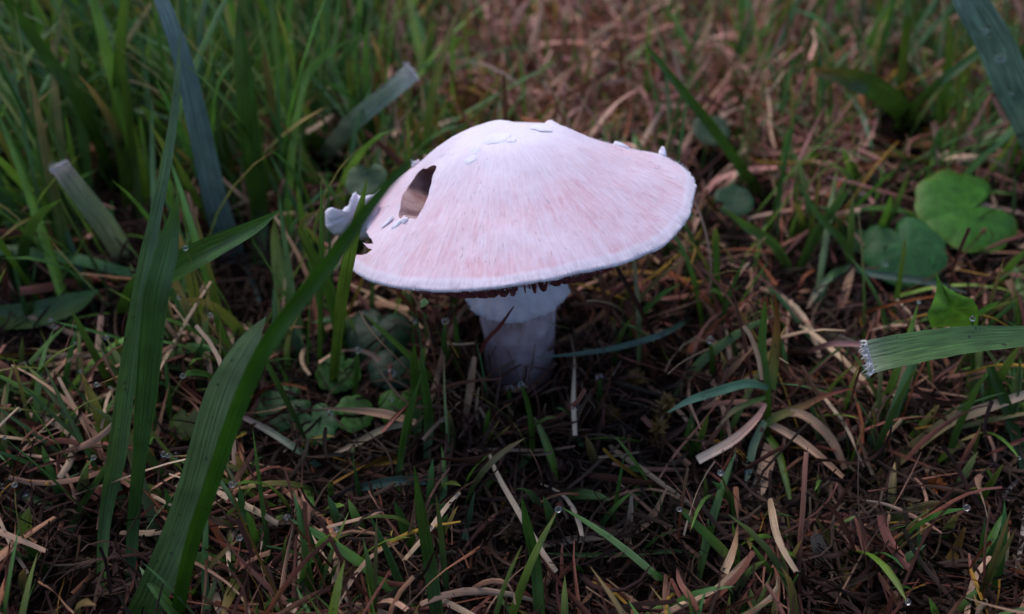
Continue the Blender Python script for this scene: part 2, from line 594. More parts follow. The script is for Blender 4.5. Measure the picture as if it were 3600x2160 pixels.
# ring: a hanging collar with a frayed edge
RV, nr = [], 128
pr_ = [(0.70, 2.95), (0.79, 2.80), (0.90, 2.62), (0.99, 2.46), (1.04, 2.34), (1.03, 2.28), (0.97, 2.27), (0.88, 2.32), (0.74, 2.42)]
for i, (r, z) in enumerate(pr_):
    for j in range(nr):
        a = 2 * math.pi * j / nr
        k = noise.noise((math.cos(a) * 2.5, math.sin(a) * 2.5, 3.1)) * 0.16 + noise.noise((math.cos(a) * 9, math.sin(a) * 9, i * 0.4)) * 0.09
        e = (i / 4.0 if i < 5 else 1.0 - (i - 5) / 4.0)
        cz = S0 + (S1 - S0) * ((z + 0.25) / 5.15)
        RV.append((cz[0] + (r + k * e) * math.cos(a), (r + k * e) * math.sin(a), z + 0.12 * e * math.cos(a) + e * k * 0.9))
RF = [(i * nr + j, i * nr + (j + 1) % nr, (i + 1) * nr + (j + 1) % nr, (i + 1) * nr + j) for i in range(len(pr_) - 1) for j in range(nr)]
obj("ring", RV, RF, M_RING, mush)

# hairs: fuzz along the cap's margin and the ring's edge
def hairs(name, P, D, Lh, W, mat, parent):
    n = len(P)
    side = np.cross(D, RNG.normal(size=(n, 3)))
    side /= np.linalg.norm(side, axis=1)[:, None]
    mid = P + D * Lh[:, None] * 0.55 + RNG.normal(size=(n, 3)) * Lh[:, None] * 0.12
    tip = P + D * Lh[:, None] + RNG.normal(size=(n, 3)) * Lh[:, None] * 0.25
    w = (W if np.ndim(W) else np.full(n, W))[:, None]
    vs_ = np.stack([P - side * w, P + side * w, mid - side * w * 0.7, mid + side * w * 0.7, tip], 1).reshape(-1, 3)
    b_ = np.arange(n)[:, None] * 5
    f_ = [tuple(q) for q in np.concatenate([b_ + 0, b_ + 1, b_ + 3, b_ + 2], 1).tolist()] + [tuple(q) for q in np.concatenate([b_ + 2, b_ + 3, b_ + 4], 1).tolist()]
    o_ = obj(name, vs_, f_, mat, parent)
    o_["kind"] = "stuff"
    return o_
n = 2600
ta = RNG.uniform(0, 2 * math.pi, n)
keep = ~((ta > 2.85) & (ta < 3.85))
ta = ta[keep]
sf = cap_surf(np.full(len(ta), 1.0), ta)
rdv = np.stack([np.cos(ta), np.sin(ta), np.zeros(len(ta))], 1)
dzr = RNG.uniform(-0.10, 0.02, len(ta))
P0 = to_world(sf + rdv * 0.02 + np.stack([0 * dzr, 0 * dzr, dzr], 1))
Dv = (rdv * 0.6 + RNG.normal(size=(len(ta), 3)) * 0.5 + np.array([0, 0, -0.15])) @ RCAP.T
Dv /= np.linalg.norm(Dv, axis=1)[:, None]
hairs("margin_fuzz", P0, Dv, RNG.uniform(0.012, 0.032, len(ta)), 0.004, M_WHITE, mush)
# silky fibres lying on the cap, some lifting
n = 450
vr = np.sqrt(RNG.uniform(0.10, 0.94, n)); ta = RNG.uniform(math.pi * 0.95, math.pi * 2.25, n)
p0 = cap_surf(vr, ta); p1 = cap_surf(vr + 0.01, ta)
sc_u, sc_v, _ = project(to_world(p0))
ok = ~((sc_u > 1380) & (sc_u < 1560) & (sc_v > 560) & (sc_v < 790)) & (sc_u > 1330)
p0, p1 = p0[ok], p1[ok]
dd = p1 - p0; dd /= np.linalg.norm(dd, axis=1)[:, None]
dd += RNG.normal(size=dd.shape) * 0.10 + np.array([0, 0, 0.10])
dd /= np.linalg.norm(dd, axis=1)[:, None]
hairs("silky_fibres", to_world(p0 + np.array([0, 0, 0.012])), dd @ RCAP.T, RNG.uniform(0.05, 0.16, len(p0)), RNG.uniform(0.002, 0.005, len(p0)), M_WHITE, mush)
n = 220
ta = RNG.uniform(0, 2 * math.pi, n)
P0 = np.stack([0.1 + 1.02 * np.cos(ta), 1.02 * np.sin(ta), 2.31 + 0.12 * np.cos(ta) + RNG.uniform(-0.05, 0.06, n)], 1)
Dv = np.stack([np.cos(ta) * 0.6, np.sin(ta) * 0.6, np.full(n, -0.5)], 1) + RNG.normal(size=(n, 3)) * 0.35
Dv /= np.linalg.norm(Dv, axis=1)[:, None]
hairs("ring_fringe", P0, Dv, RNG.uniform(0.03, 0.09, n), 0.007, M_RING, mush)

def lump(name, outline_px, y, thick, mat, parent, seed=0, bulge=0.5):
    """A small torn scrap: outline at depth y, rounded to a real thickness."""
    A = np.array([at_y(u, v, y) for u, v in outline_px])
    A = catmull(np.vstack([A, A[:1]]), len(A) * 5 + 1)[:-1]
    c = A.mean(0)
    d = (c - CAM) / np.linalg.norm(c - CAM)
    rings = []
    for s, off in ((0.35, -0.5), (0.8, -0.42), (1.0, 0.0), (0.8, 0.42), (0.35, 0.5)):
        rg = c + (A - c) * s + d * thick * off
        rg = rg + np.array([[noise.noise(Vector(q * 5) + Vector((seed, _ * 7, 0))) * 0.035 + noise.noise(Vector(q * 14) + Vector((seed, _ * 5, 3))) * 0.03 for _ in range(3)] for q in rg])
        rings.append(rg)
    n_ = len(A)
    vs_ = np.concatenate([[c - d * thick * 0.52]] + rings + [[c + d * thick * 0.52]])
    f_ = [(0, 1 + j, 1 + (j + 1) % n_) for j in range(n_)]
    for k in range(4):
        f_ += [(1 + k * n_ + j, 1 + (k + 1) * n_ + j, 1 + (k + 1) * n_ + (j + 1) % n_, 1 + k * n_ + (j + 1) % n_) for j in range(n_)]
    f_ += [(1 + 4 * n_ + j, len(vs_) - 1, 1 + 4 * n_ + (j + 1) % n_) for j in range(n_)]
    return obj(name, vs_, f_, mat, parent)
fl = lump("torn_flap", [(1330, 690), (1345, 760), (1320, 835), (1262, 842), (1200, 834), (1160, 818), (1143, 784), (1146, 740), (1168, 732), (1190, 746), (1212, 734), (1232, 714), (1240, 685), (1250, 672), (1268, 690), (1296, 686)], 0.35, 0.34, M_WHITE, mush, 3)
fl["label"] = "white torn flap curling up at the cap's edge"
def patch(name, u, v, ru, rv, thick, mat, parent, seed, lift=0.0):
    """A scrap of skin lying on the cap at that place, following its curve, with a ragged edge."""
    c = (on_cap(u, v) - CAP_C) @ RCAP
    n_ = 18
    vs_, f_ = [], []
    for k, s_ in enumerate((0.0, 0.5, 0.85, 1.0)):
        for j in range(n_):
            a = 2 * math.pi * j / n_
            rg = 1 + 0.35 * noise.noise((math.cos(a) * 1.7, math.sin(a) * 1.7, seed * 3.3))
            x_, y_ = c[0] + ru * s_ * rg * math.cos(a), c[1] + rv * s_ * rg * math.sin(a)
            t_ = math.atan2(y_, x_)
            q = cap_surf(np.array(math.hypot(x_, y_)) / rim_r(np.array(t_)), np.array(t_))
            up = thick * (1, 0.95, 0.75, -0.6)[k] + lift * s_ * max(0, math.sin(a + seed)) * (k < 3)
            vs_.append(q + np.array([0, 0, up + 0.02]))
    for k in range(3):
        f_ += [(k * n_ + j, (k + 1) * n_ + j, (k + 1) * n_ + (j + 1) % n_, k * n_ + (j + 1) % n_) for j in range(n_)]
    return obj(name, to_world(np.array(vs_)), f_, mat, parent)
for i, (u, v, ru, rv) in enumerate([(1745, 490, 0.27, 0.19), (1668, 534, 0.13, 0.12), (1655, 565, 0.14, 0.09), (1798, 498, 0.10, 0.07), (1905, 455, 0.20, 0.13)]):
    patch("cap_scale", u, v, ru, rv, 0.012, M_WHITE, cap, i + 1)
for i, (u, v, ru, rv, th_, lf) in enumerate([(1478, 548, 0.10, 0.08, 0.04, 0.1), (2185, 520, 0.16, 0.08, 0.05, 0.06), (2330, 548, 0.07, 0.07, 0.06, 0.16), (1362, 785, 0.13, 0.06, 0.015, 0.03), (1398, 790, 0.13, 0.07, 0.015, 0.03), (1425, 778, 0.06, 0.05, 0.02, 0.06)]):
    patch("torn_shred", u, v, ru, rv, th_, M_WHITE, cap, i + 11, lf)

# ------------------------------------------------------------------ grass: many blades at once
def srgb(r, g_, b_):
    c = np.array([r, g_, b_]) / 255.0
    return np.where(c <= 0.04045, c / 12.92, ((c + 0.055) / 1.055) ** 2.4)

def make_blades(base, az, p0, bend, L_, W, twist, trate, azr, c0, c1, S=6, shape="taper", fold=0.18, wav=0.0):
    """Spines integrated from the root; three vertices across. Returns verts (n,S+1,3,3), uv, col."""
    n_ = len(az)
    s_ = np.linspace(0, 1, S + 1)
    p = p0[:, None] + bend[:, None] * s_[None] ** 1.4
    a = az[:, None] + azr[:, None] * s_[None] + wav * np.sin(s_[None] * 7 + az[:, None] * 9)
    d = np.stack([np.sin(p) * np.cos(a), np.sin(p) * np.sin(a), np.cos(p)], -1)
    step = (L_ / S)[:, None, None] * (d[:, :-1] + d[:, 1:]) * 0.5
    pos = base[:, None, :] + np.concatenate([np.zeros((n_, 1, 3)), np.cumsum(step, 1)], 1)
    gz = ground_h(pos[..., 0], pos[..., 1])
    pos[..., 2] = np.maximum(pos[..., 2], gz + 0.03 * (s_[None] > 0) - 0.2 * (s_[None] == 0) * 0)
    hs = np.stack([-np.sin(a), np.cos(a), np.zeros_like(a)], -1)
    nn = np.cross(d, hs)
    tw = twist[:, None] + trate[:, None] * s_[None]
    side = hs * np.cos(tw)[..., None] + nn * np.sin(tw)[..., None]
    nrm = np.cross(d, side)
    if shape == "taper":
        pf = np.minimum(1, 0.55 + 1.6 * s_) * np.sqrt(np.maximum(0, 1 - s_ ** 2.2)) + 0.012
        pf = np.tile(pf, (n_, 1))
    else:
        pf = np.tile(np.minimum(1, 0.7 + s_), (n_, 1)) * (1 - RNG.uniform(0, 0.75, n_)[:, None] * s_[None] ** 2)
    w = W[:, None] * pf * 0.5
    mid = pos + nrm * (w * fold * 2)[..., None]
    V_ = np.stack([pos - side * w[..., None], mid, pos + side * w[..., None]], 2)
    uv = np.empty((n_, S + 1, 3, 2))
    uv[..., 0] = np.array([0, 0.5, 1])[None, None] + RNG.uniform(0, 50, n_)[:, None, None]
    uv[..., 1] = (s_[None] * L_[:, None])[..., None] + RNG.uniform(0, 50, n_)[:, None, None]
    t = s_[None, :, None] ** 2.0
    col = c0[:, None, :] * (1 - t) + c1[:, None, :] * t
    col = np.repeat(col[:, :, None, :], 3, 2)
    return V_, uv, col

def blade_faces(S):
    f_ = []
    for k in range(S):
        i = k * 3
        f_ += [(i, i + 1, i + 4, i + 3), (i + 1, i + 2, i + 5, i + 4)]
    return np.array(f_)

def merge(name, V_, uv, col, S, mat, label, cat):
    n_ = len(V_)
    per = (S + 1) * 3
    f_ = (blade_faces(S)[None] + (np.arange(n_) * per)[:, None, None]).reshape(-1, 4)
    o_ = obj(name, V_.reshape(-1, 3), f_, mat, origin=(0, 0, 0), uvs=uv.reshape(-1, 2), cols=col.reshape(-1, 3))
    tag(o_, label, cat, kind="stuff")
    return o_

def clear_of_mushroom(V_):
    """False where a blade would run through the stem or the cap, or stand in front of them from where one looks."""
    P = V_[:, :, 1, :]
    stem_hit = ((np.hypot(P[..., 0] - 0.12, P[..., 1]) < 0.82) & (P[..., 2] < 4.4)).any(1)
    Lc = (P - CAP_C) @ RCAP
    rl = np.hypot(Lc[..., 0], Lc[..., 1])
    cap_hit = ((rl < 3.65) & (Lc[..., 2] > -0.85) & (Lc[..., 2] < prof(rl) + 0.25)).any(1)
    u, v, dep = project(P)
    front = dep < 16.6
    over = (front & (((u - 1810) / 690) ** 2 + ((v - 745) / 330) ** 2 < 1)).any(1)
    stem_over = (front & (u > 1600) & (u < 2050) & (v > 1030) & (v < 1235)).any(1)
    near = (dep < 9.0).any(1)
    return ~(stem_hit | cap_hit | over | near | (stem_over & (RNG.uniform(size=len(P)) < 0.995)))

def sig(x):
    return 1 / (1 + np.exp(-x))
def lushness(x, y):
    """Share of green, long grass over the lawn: thick at the back left, thin on the dead patch behind the mushroom."""
    back = sig((y - 1.0) / 1.5)
    left = sig(-(x + 2.6 + 0.10 * y) / 1.3)
    right = 0.42 * sig((x - 6.5 - 0.12 * y) / 1.5)
    f_back = 0.24 + 0.9 * left + right
    f_front = 0.48 + 0.22 * sig(-(x + 3) / 1.5) + 0.10 * sig((x - 6) / 1)
    return np.clip(back * f_back + (1 - back) * f_front, 0, 1)

def field(n_, power=1.0):
    """Root points over the lawn, denser near by."""
    t = RNG.uniform(0, 1, n_) ** power
    y = -8.5 + t * 58
    x = RNG.uniform(-1, 1, n_) * (20 + (y + 8.5) * 0.70)
    return x, y

def pick(cols_, n_):
    k = RNG.integers(0, len(cols_), n_)
    return np.array(cols_)[k] * RNG.uniform(0.6, 1.4, (n_, 1))

GREENS = [srgb(72, 112, 34), srgb(86, 124, 38), srgb(56, 94, 36), srgb(72, 108, 52), srgb(104, 136, 46), srgb(50, 84, 44), srgb(96, 120, 74)]
TIPS = [srgb(90, 125, 45), srgb(110, 120, 50), srgb(70, 110, 55), srgb(150, 120, 70), srgb(60, 104, 44)]
STRAWS = [srgb(160, 130, 104), srgb(168, 130, 114), srgb(134, 94, 80), srgb(118, 76, 66), srgb(150, 106, 96), srgb(98, 64, 46), srgb(172, 148, 120), srgb(122, 74, 46), srgb(86, 52, 40), srgb(70, 44, 34)]
OCHRE = [srgb(140, 106, 40), srgb(156, 124, 48), srgb(122, 88, 36)]

def green_field(n_, S, ylo=-99, yhi=99, power=1.0):
    x, y = field(n_, power)
    lu = lushness(x, y)
    k = (RNG.uniform(size=n_) < lu) & (y > ylo) & (y < yhi)
    x, y, lu = x[k], y[k], lu[k]
    m_ = len(x)
    Lg = (0.9 + 2.2 * RNG.uniform(size=m_) ** 1.5) + lu * RNG.uniform(0.4, 5.6, m_) * sig((y - 0.5) / 1.2)
    W = RNG.uniform(0.05, 0.20, m_) * (0.72 + 0.28 * sig((y - 2) / 1.0)) + (0.16 * lu + 0.05) * RNG.uniform(size=m_) ** 2
    V_, uv, col = make_blades(np.stack([x, y, ground_h(x, y)], 1), RNG.uniform(0, 6.283, m_), np.abs(RNG.normal(0.1, 0.38, m_)), RNG.uniform(-0.1, 1.5, m_) * RNG.uniform(0.3, 1, m_), Lg, W,
                              RNG.uniform(-0.6, 0.6, m_), RNG.uniform(-0.8, 0.8, m_), RNG.normal(0, 0.25, m_), pick(GREENS, m_) * (0.8 + 0.8 * sig((y - 2.5) / 1.5))[:, None] * np.exp(RNG.normal(0, 0.28, (m_, 1))), pick(TIPS, m_) * 1.2, S)  # front shade painted into the greens, brighter towards the back
    k = clear_of_mushroom(V_)
    return V_[k], uv[k], col[k]

def dry_field(n_, S, ylo=-99, yhi=99, power=1.0, top=1.1):
    x, y = field(n_, power)
    lu = lushness(x, y)
    keepp = (1 - 0.72 * lu) * (0.75 + 0.25 * sig((y - 2.0) / 1.0)) * np.where(np.hypot((x - 1.2) / 3.2, (y + 1.2) / 1.9) < 1, 0.55, 1.0)
    k = (RNG.uniform(size=n_) < keepp) & (y > ylo) & (y < yhi)
    x, y, lu = x[k], y[k], lu[k]
    m_ = len(x)
    z = ground_h(x, y) + RNG.uniform(0.0, top, m_) ** 1.3 * (0.62 + 0.8 * sig((y - 2) / 2))
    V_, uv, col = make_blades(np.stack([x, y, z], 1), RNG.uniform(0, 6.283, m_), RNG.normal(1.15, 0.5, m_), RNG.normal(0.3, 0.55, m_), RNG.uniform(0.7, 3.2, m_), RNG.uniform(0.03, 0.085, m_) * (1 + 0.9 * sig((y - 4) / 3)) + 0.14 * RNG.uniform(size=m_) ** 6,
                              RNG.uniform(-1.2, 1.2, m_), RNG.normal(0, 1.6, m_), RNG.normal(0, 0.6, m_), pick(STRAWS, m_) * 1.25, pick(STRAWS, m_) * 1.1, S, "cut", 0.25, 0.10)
    col *= (0.60 + 1.15 * sig((y - 3.5) / 1.6))[:, None, None, None] * np.array([0.98, 0.95, 0.98])          # shade over the front painted into the strip colour, lighter behind
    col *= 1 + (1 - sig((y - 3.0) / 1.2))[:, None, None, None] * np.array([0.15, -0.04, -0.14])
    oc = (RNG.uniform(size=m_) < np.where((x > -3.4) & (x < -0.3) & (y > 5.5) & (y < 12), 0.55, 0.06))
    col[oc] = col[oc] * 0 + pick(OCHRE, int(oc.sum()))[:, None, None, :]
    k = clear_of_mushroom(V_)
    return V_[k], uv[k], col[k]

# ------------------------------------------------------------------ single blades one can point at
def spine_pts(pts):
    out = []
    for q in pts:
        u, v, d = q
        if d == 'g':
            p = at_z(u, v, 0.0)
            p[2] = float(ground_h(p[0], p[1])) - 0.1
        else:
            p = at_y(u, v, d)
            p[2] = max(p[2], float(ground_h(p[0], p[1])) + 0.05)
        out.append(p)
    return np.array(out)

def ribbon(name, pts, wpx, c0, c1, mat, parent=None, roll=0.0, fold=0.16, n_=26, tip=2.0, twist=0.0, origin=None, edge=None):
    """A leaf blade along pts (photograph pixel + depth), five vertices across, broad side to the viewer turned by roll."""
    K = spine_pts(pts)
    P = catmull(K, n_)
    kk = np.linspace(0, 1, len(pts))
    kw = np.array([w * pxcm(p) for w, p in zip(wpx, K)])
    s_ = np.linspace(0, 1, n_)
    W = np.maximum(np.interp(s_, kk, kw), 0.008)
    T = np.gradient(P, axis=0)
    T /= np.linalg.norm(T, axis=1)[:, None]
    view = P - CAM
    view /= np.linalg.norm(view, axis=1)[:, None]
    side = np.cross(T, view)
    side /= np.linalg.norm(side, axis=1)[:, None]
    nrm = np.cross(side, T)
    r_ = roll + twist * (s_ - 0.5)
    sd_ = side * np.cos(r_)[:, None] + nrm * np.sin(r_)[:, None]
    nr_ = np.cross(sd_, T)
    ks = np.array([-1, -0.5, 0, 0.5, 1.0])
    seed = RNG.uniform(0, 60)
    rag = np.array([[noise.noise((seed + k * 3, i * 0.9, 0)) * 0.04 for k in range(5)] for i in range(n_)])
    V_ = P[:, None] + sd_[:, None] * (W[:, None, None] * 0.5) * (ks[None, :, None] + rag[..., None]) + nr_[:, None] * (W[:, None, None] * fold) * (1 - np.abs(ks))[None, :, None]
    uv = np.stack([np.tile((ks + 1) / 2 + seed, (n_, 1)), np.tile((s_ * np.linalg.norm(np.diff(P, axis=0), axis=1).sum())[:, None], (1, 5))], -1)
    t = (s_ ** tip)[:, None]
    col = np.repeat((np.asarray(c0) * (1 - t) + np.asarray(c1) * t)[:, None], 5, 1)
    if edge is not None:
        col[:, [0, 4]] = edge
    f_ = [(i * 5 + k, i * 5 + k + 1, i * 5 + k + 6, i * 5 + k + 5) for i in range(n_ - 1) for k in range(4)]
    o_ = obj(name, V_.reshape(-1, 3), f_, mat, parent, origin=origin if origin is not None else (None if parent is not None else K[0]), uvs=uv.reshape(-1, 2), cols=col.reshape(-1, 3))
    return o_, P, W, sd_, T

def blade(label, pts, wpx, c0, c1=None, mat=None, name="grass_blade", cat="grass blade", **kw):  # by default each object is one single grass blade
    o_, P, W, sd_, T = ribbon(name, pts, wpx, c0, c0 if c1 is None else c1, mat or M_GREEN, **kw)
    tag(o_, label, cat)
    return o_

def cut_blade(label, pts, wpx, c0, c1, **kw):
    """A mown leaf: green blade ending in a white frayed edge."""
    K = spine_pts(pts)
    t_ = thing("cut_grass_leaf", label, "grass blade", K[0])
    o_, P, W, sd_, T = ribbon("leaf_blade", pts, wpx, c0, c1, M_GREEN, t_, **kw)
    n_ = 150
    e = np.linspace(-0.5, 0.5, n_)
    jag = np.array([noise.noise((x * 9, 2.2, W[-1] * 7)) for x in e]) * 0.35 * W[-1]
    P0 = P[-1] + sd_[-1] * e[:, None] * W[-1] - T[-1] * 0.10
    Dv_ = T[-1] + RNG.normal(size=(n_, 3)) * 0.28
    Dv_ /= np.linalg.norm(Dv_, axis=1)[:, None]
    h = hairs("frayed_end", P0, Dv_, 0.10 + 0.8 * np.maximum(jag, -0.05) + RNG.uniform(0, 0.06, n_), W[-1] * 0.022, M_FRAY, t_)
    return t_

MID, DARK, DEEP, BLUE, GREY, YEL = srgb(80, 114, 50), srgb(58, 92, 30), srgb(46, 76, 28), srgb(92, 116, 112), srgb(96, 122, 92), srgb(100, 132, 44)
RED, STR, PALE, BRN, RUST, OLV = srgb(126, 58, 54), srgb(180, 142, 112), srgb(206, 182, 156), srgb(120, 80, 56), srgb(140, 76, 40), srgb(112, 98, 50)

blade("very tall narrow grey green grass blade rising beside a shorter pointed blade", [(352, 2120, 'g'), (366, 1850, -4.6), (411, 1600, -4.0), (437, 1400, -3.6), (483, 1060, -3.0), (515, 900, -2.7), (560, 700, -2.3), (598, 500, -2.0), (622, 300, -1.7), (634, 105, -1.5)],
      [30, 40, 66, 62, 46, 46, 38, 31, 23, 3], MID * 0.9, GREY, fold=0.22, n_=40)
blade("broad dark green grass blade with a dry pale pointed tip", [(455, 2100, 'g'), (468, 1850, -4.7), (492, 1600, -4.3), (513, 1400, -4.0), (545, 1060, -3.6), (582, 900, -3.3), (607, 790, -3.1), (628, 680, -3.0)],
      [36, 42, 46, 74, 86, 80, 48, 3], DEEP * 1.3, MID, fold=0.10, n_=36, tip=4.0)
blade("short dark green blade leaning over towards the mushroom cap, pale pointed tip", [(420, 1120, 'g'), (480, 1020, 0.5), (600, 945, -0.5), (740, 872, -1.0), (890, 800, -1.2), (987, 737, -1.3)], [60, 80, 95, 85, 50, 3], DARK, DARK * 1.3, fold=0.25, roll=0.3)
blade("widest glossy green grass blade with a dry tip, rooted in front of the thatch", [(440, 2260, 'g'), (540, 2080, -6.0), (668, 1780, -5.3), (775, 1400, -4.6), (872, 1210, -4.3), (935, 1115, -4.2)], [105, 112, 122, 112, 72, 3], srgb(64, 96, 36), srgb(132, 150, 104), fold=0.12, n_=36, tip=1.5)
blade("long blurred dark green blade crossing in front of the torn cap", [(610, 2220, 'g'), (665, 1950, -6.0), (745, 1700, -5.9), (835, 1440, -5.7), (930, 1230, -5.6), (1060, 1050, -5.5), (1190, 880, -5.5), (1290, 740, -5.5), (1400, 610, -5.5), (1490, 525, -5.5)],
      [45, 50, 54, 58, 60, 60, 52, 44, 30, 4], srgb(52, 92, 18), srgb(46, 80, 20), fold=0.2, n_=40)
blade("yellow green upright blade standing just before the white torn flap", [(1165, 1360, 'g'), (1195, 1100, -1.2), (1228, 900, -2.2), (1258, 770, -2.6), (1291, 630, -2.9)], [30, 42, 45, 36, 3], YEL * 0.7, YEL, fold=0.2)
blade("thin straight dark green blade left standing beside the white torn flap", [(1120, 1300, 'g'), (1128, 1000, -1.0), (1130, 850, -1.3), (1128, 640, -1.6)], [16, 20, 18, 3], DARK, MID)
blade("green blade bent over with a withered brown hooked tip", [(1200, 1220, 'g'), (1180, 1090, 0.2), (1130, 960, -0.2), (1075, 850, -0.5), (1056, 800, -0.6), (1085, 762, -0.6), (1147, 728, -0.6)], [44, 46, 40, 28, 18, 14, 3], DARK * 1.1, srgb(150, 110, 60), tip=4.0, n_=30)
blade("wide blue grey grass blade slanting up out of the lush grass", [(880, 1060, 'g'), (830, 950, 4.0), (760, 720, 4.0), (700, 450, 4.0), (645, 220, 4.2), (590, 60, 4.5), (540, -70, 5.0)], [90, 100, 98, 88, 72, 62, 50], BLUE, BLUE, fold=0.08, roll=0.5)
blade("upright wide dark green blade next to the blue grey blade", [(905, 960, 'g'), (912, 760, 4.5), (890, 560, 4.5), (868, 380, 4.5), (850, 200, 4.6), (836, 20, 4.8)], [40, 60, 72, 66, 55, 6], DARK, DARK * 0.9, fold=0.2)
blade("dark green blade leaning outward across the lush grass", [(400, 640, 'g'), (300, 400, 6.4), (180, 220, 6.2), (90, 90, 6.0), (-10, -50, 5.5)], [30, 45, 45, 40, 26], DARK, DARK)
cut_blade("pale grey green mown blade with a white frayed end in lush grass", [(450, 930, 'g'), (375, 800, 3.0), (290, 690, 2.8), (205, 580, 2.6)], [70, 78, 74, 64], srgb(118, 136, 104), srgb(225, 205, 205), fold=0.12, tip=9)
blade("dark green leaf lying level over thatch at the lush grass edge", [(-150, 1160, 'g'), (-60, 1125, 1.3), (120, 1105, 1.2), (260, 1065, 1.4), (345, 1020, 1.6)], [70, 90, 100, 80, 6], DARK, DARK * 1.2, roll=0.4)
blade("slim yellow green blade of a close standing pair", [(500, 820, 'g'), (470, 560, 6.0), (440, 300, 6.0), (425, 120, 6.0)], [24, 30, 26, 4], YEL * 0.6, YEL * 0.8)
blade("tall light green blade of a close standing pair", [(450, 760, 'g'), (415, 400, 6.5), (425, 150, 6.5), (440, -30, 6.5)], [30, 38, 38, 25], YEL * 0.7, YEL)
cut_blade("grey green mown blade with a bright white end behind the cap", [(1130, 560, 'g'), (1230, 440, 6.6), (1330, 355, 6.2), (1452, 252, 6.0)], [50, 64, 62, 66], srgb(138, 158, 134), srgb(235, 225, 220), fold=0.12, tip=10)
blade("long slender dark green blade arching out behind the cap's whole side", [(2690, 690, 'g'), (2620, 610, 6.0), (2520, 470, 5.5), (2400, 320, 5.2), (2310, 210, 5.2), (2270, 150, 5.2)], [34, 36, 36, 30, 20, 3], DARK, DARK * 1.1)
blade("wide blue green blade carrying large dew drops beyond the round leaves", [(3700, 640, 'g'), (3625, 440, 5.2), (3560, 300, 5.0), (3500, 160, 5.0), (3425, 30, 5.2), (3370, -70, 5.6)], [100, 122, 128, 122, 112, 95], srgb(88, 116, 98), srgb(104, 130, 116), fold=0.06, roll=0.35)
blade("narrow dark blade crossing the wide blue green dewy blade", [(3150, 450, 'g'), (3260, 330, 7.6), (3420, 200, 7.4), (3580, 90, 7.4)], [30, 34, 30, 6], DARK, MID)
blade("curved green leaf with a red withered tip behind the round leaves", [(3230, 430, 'g'), (3110, 335, 7.8), (3000, 280, 7.6), (2860, 250, 7.4)], [70, 82, 78, 24], DARK, srgb(120, 90, 50), tip=4, roll=0.3)
blade("straight bright green stem like blade on the far lawn", [(3165, 350, 'g'), (3182, 150, 9.6), (3195, -40, 9.6)], [28, 28, 20], YEL * 0.55, YEL * 0.7)
cut_blade("broad light green mown leaf with a white shredded end over thatch", [(3990, 1330, 'g'), (3820, 1170, -2.4), (3600, 1183, -2.6), (3400, 1195, -2.8), (3200, 1225, -3.0), (3042, 1258, -3.2)], [50, 60, 72, 96, 112, 116], srgb(98, 132, 66), srgb(190, 190, 160), fold=0.10, n_=40, tip=16)

tu = thing("grass_tuft", "star shaped grass tuft with green, red and straw leaves spread wide", "grass tuft", spine_pts([(2702, 1575, 'g')])[0])
def tleaf(t_, pts, w, c0, c1=None, mat=None, **kw):
    ribbon("leaf", pts, w, c0, c0 if c1 is None else c1, mat or M_GREEN, t_, **kw)
ribbon("stem", [(2702, 1590, 'g'), (2700, 1480, -2.15), (2700, 1355, -2.0)], [26, 24, 20], YEL * 0.6, YEL * 0.8, M_GREEN, tu, fold=0.5)
tleaf(tu, [(2698, 1355, -2.0), (2680, 1220, -1.8), (2686, 1112, -1.7), (2689, 1060, -1.7)], [20, 30, 22, 3], MID, YEL)
tleaf(tu, [(2710, 1370, -2.0), (2723, 1252, -1.7), (2731, 1139, -1.5), (2725, 1031, -1.4)], [34, 34, 24, 3], MID, RUST * 1.2, M_DRY, tip=0.8)
tleaf(tu, [(2679, 1338, -2.0), (2664, 1252, -1.9), (2639, 1182, -1.9), (2615, 1147, -1.9)], [12, 17, 17, 14], STR * 1.4, STR * 1.5, M_DRY)
tleaf(tu, [(2704, 1366, -2.0), (2631, 1349, -2.1), (2523, 1376, -2.3), (2426, 1408, -2.5), (2346, 1451, -2.7)], [20, 32, 34, 26, 3], srgb(104, 146, 108), srgb(128, 160, 122), roll=0.25)
tleaf(tu, [(2690, 1494, -2.2), (2739, 1462, -2.2), (2820, 1430, -2.1), (2901, 1392, -2.0), (2998, 1365, -1.9)], [24, 30, 26, 17, 3], MID * 1.2, RED * 1.4, M_DRY, tip=0.8)
tleaf(tu, [(2692, 1419, -2.1), (2658, 1473, -2.4), (2577, 1548, -2.8), (2453, 1618, -3.1)], [14, 24, 33, 32], srgb(190, 140, 122), PALE * 1.2, M_DRY)
tleaf(tu, [(2690, 1480, -2.2), (2650, 1565, -2.7), (2633, 1651, -3.1), (2620, 1715, -3.4)], [22, 28, 26, 4], srgb(90, 120, 84), srgb(110, 134, 100))
tleaf(tu, [(2706, 1490, -2.2), (2793, 1537, -2.5), (2874, 1597, -2.8), (2965, 1678, -3.1)], [24, 30, 25, 16], STR * 1.4, STR * 1.2, M_DRY, twist=0.6)
tleaf(tu, [(2703, 1465, -2.1), (2800, 1452, -2.2), (2868, 1489, -2.4), (2928, 1554, -2.6), (2971, 1650, -2.9)], [18, 28, 33, 32, 20], STR * 1.1, STR, M_DRY)
tleaf(tu, [(2700, 1535, -2.4), (2734, 1586, -2.8), (2760, 1678, -3.4), (2778, 1755, -3.8)], [22, 25, 22, 14], YEL * 0.7, YEL * 0.6, fold=0.35)
tleaf(tu, [(2695, 1397, -2.05), (2640, 1415, -2.2), (2577, 1446, -2.4), (2518, 1510, -2.6)], [14, 20, 18, 4], MID * 0.8, STR * 0.8, M_DRY)
tleaf(tu, [(2706, 1560, -2.4), (2697, 1620, -2.8), (2672, 1705, -3.2), (2645, 1760, -3.5)], [36, 52, 50, 40], STR * 1.2, PALE * 1.1, M_DRY)

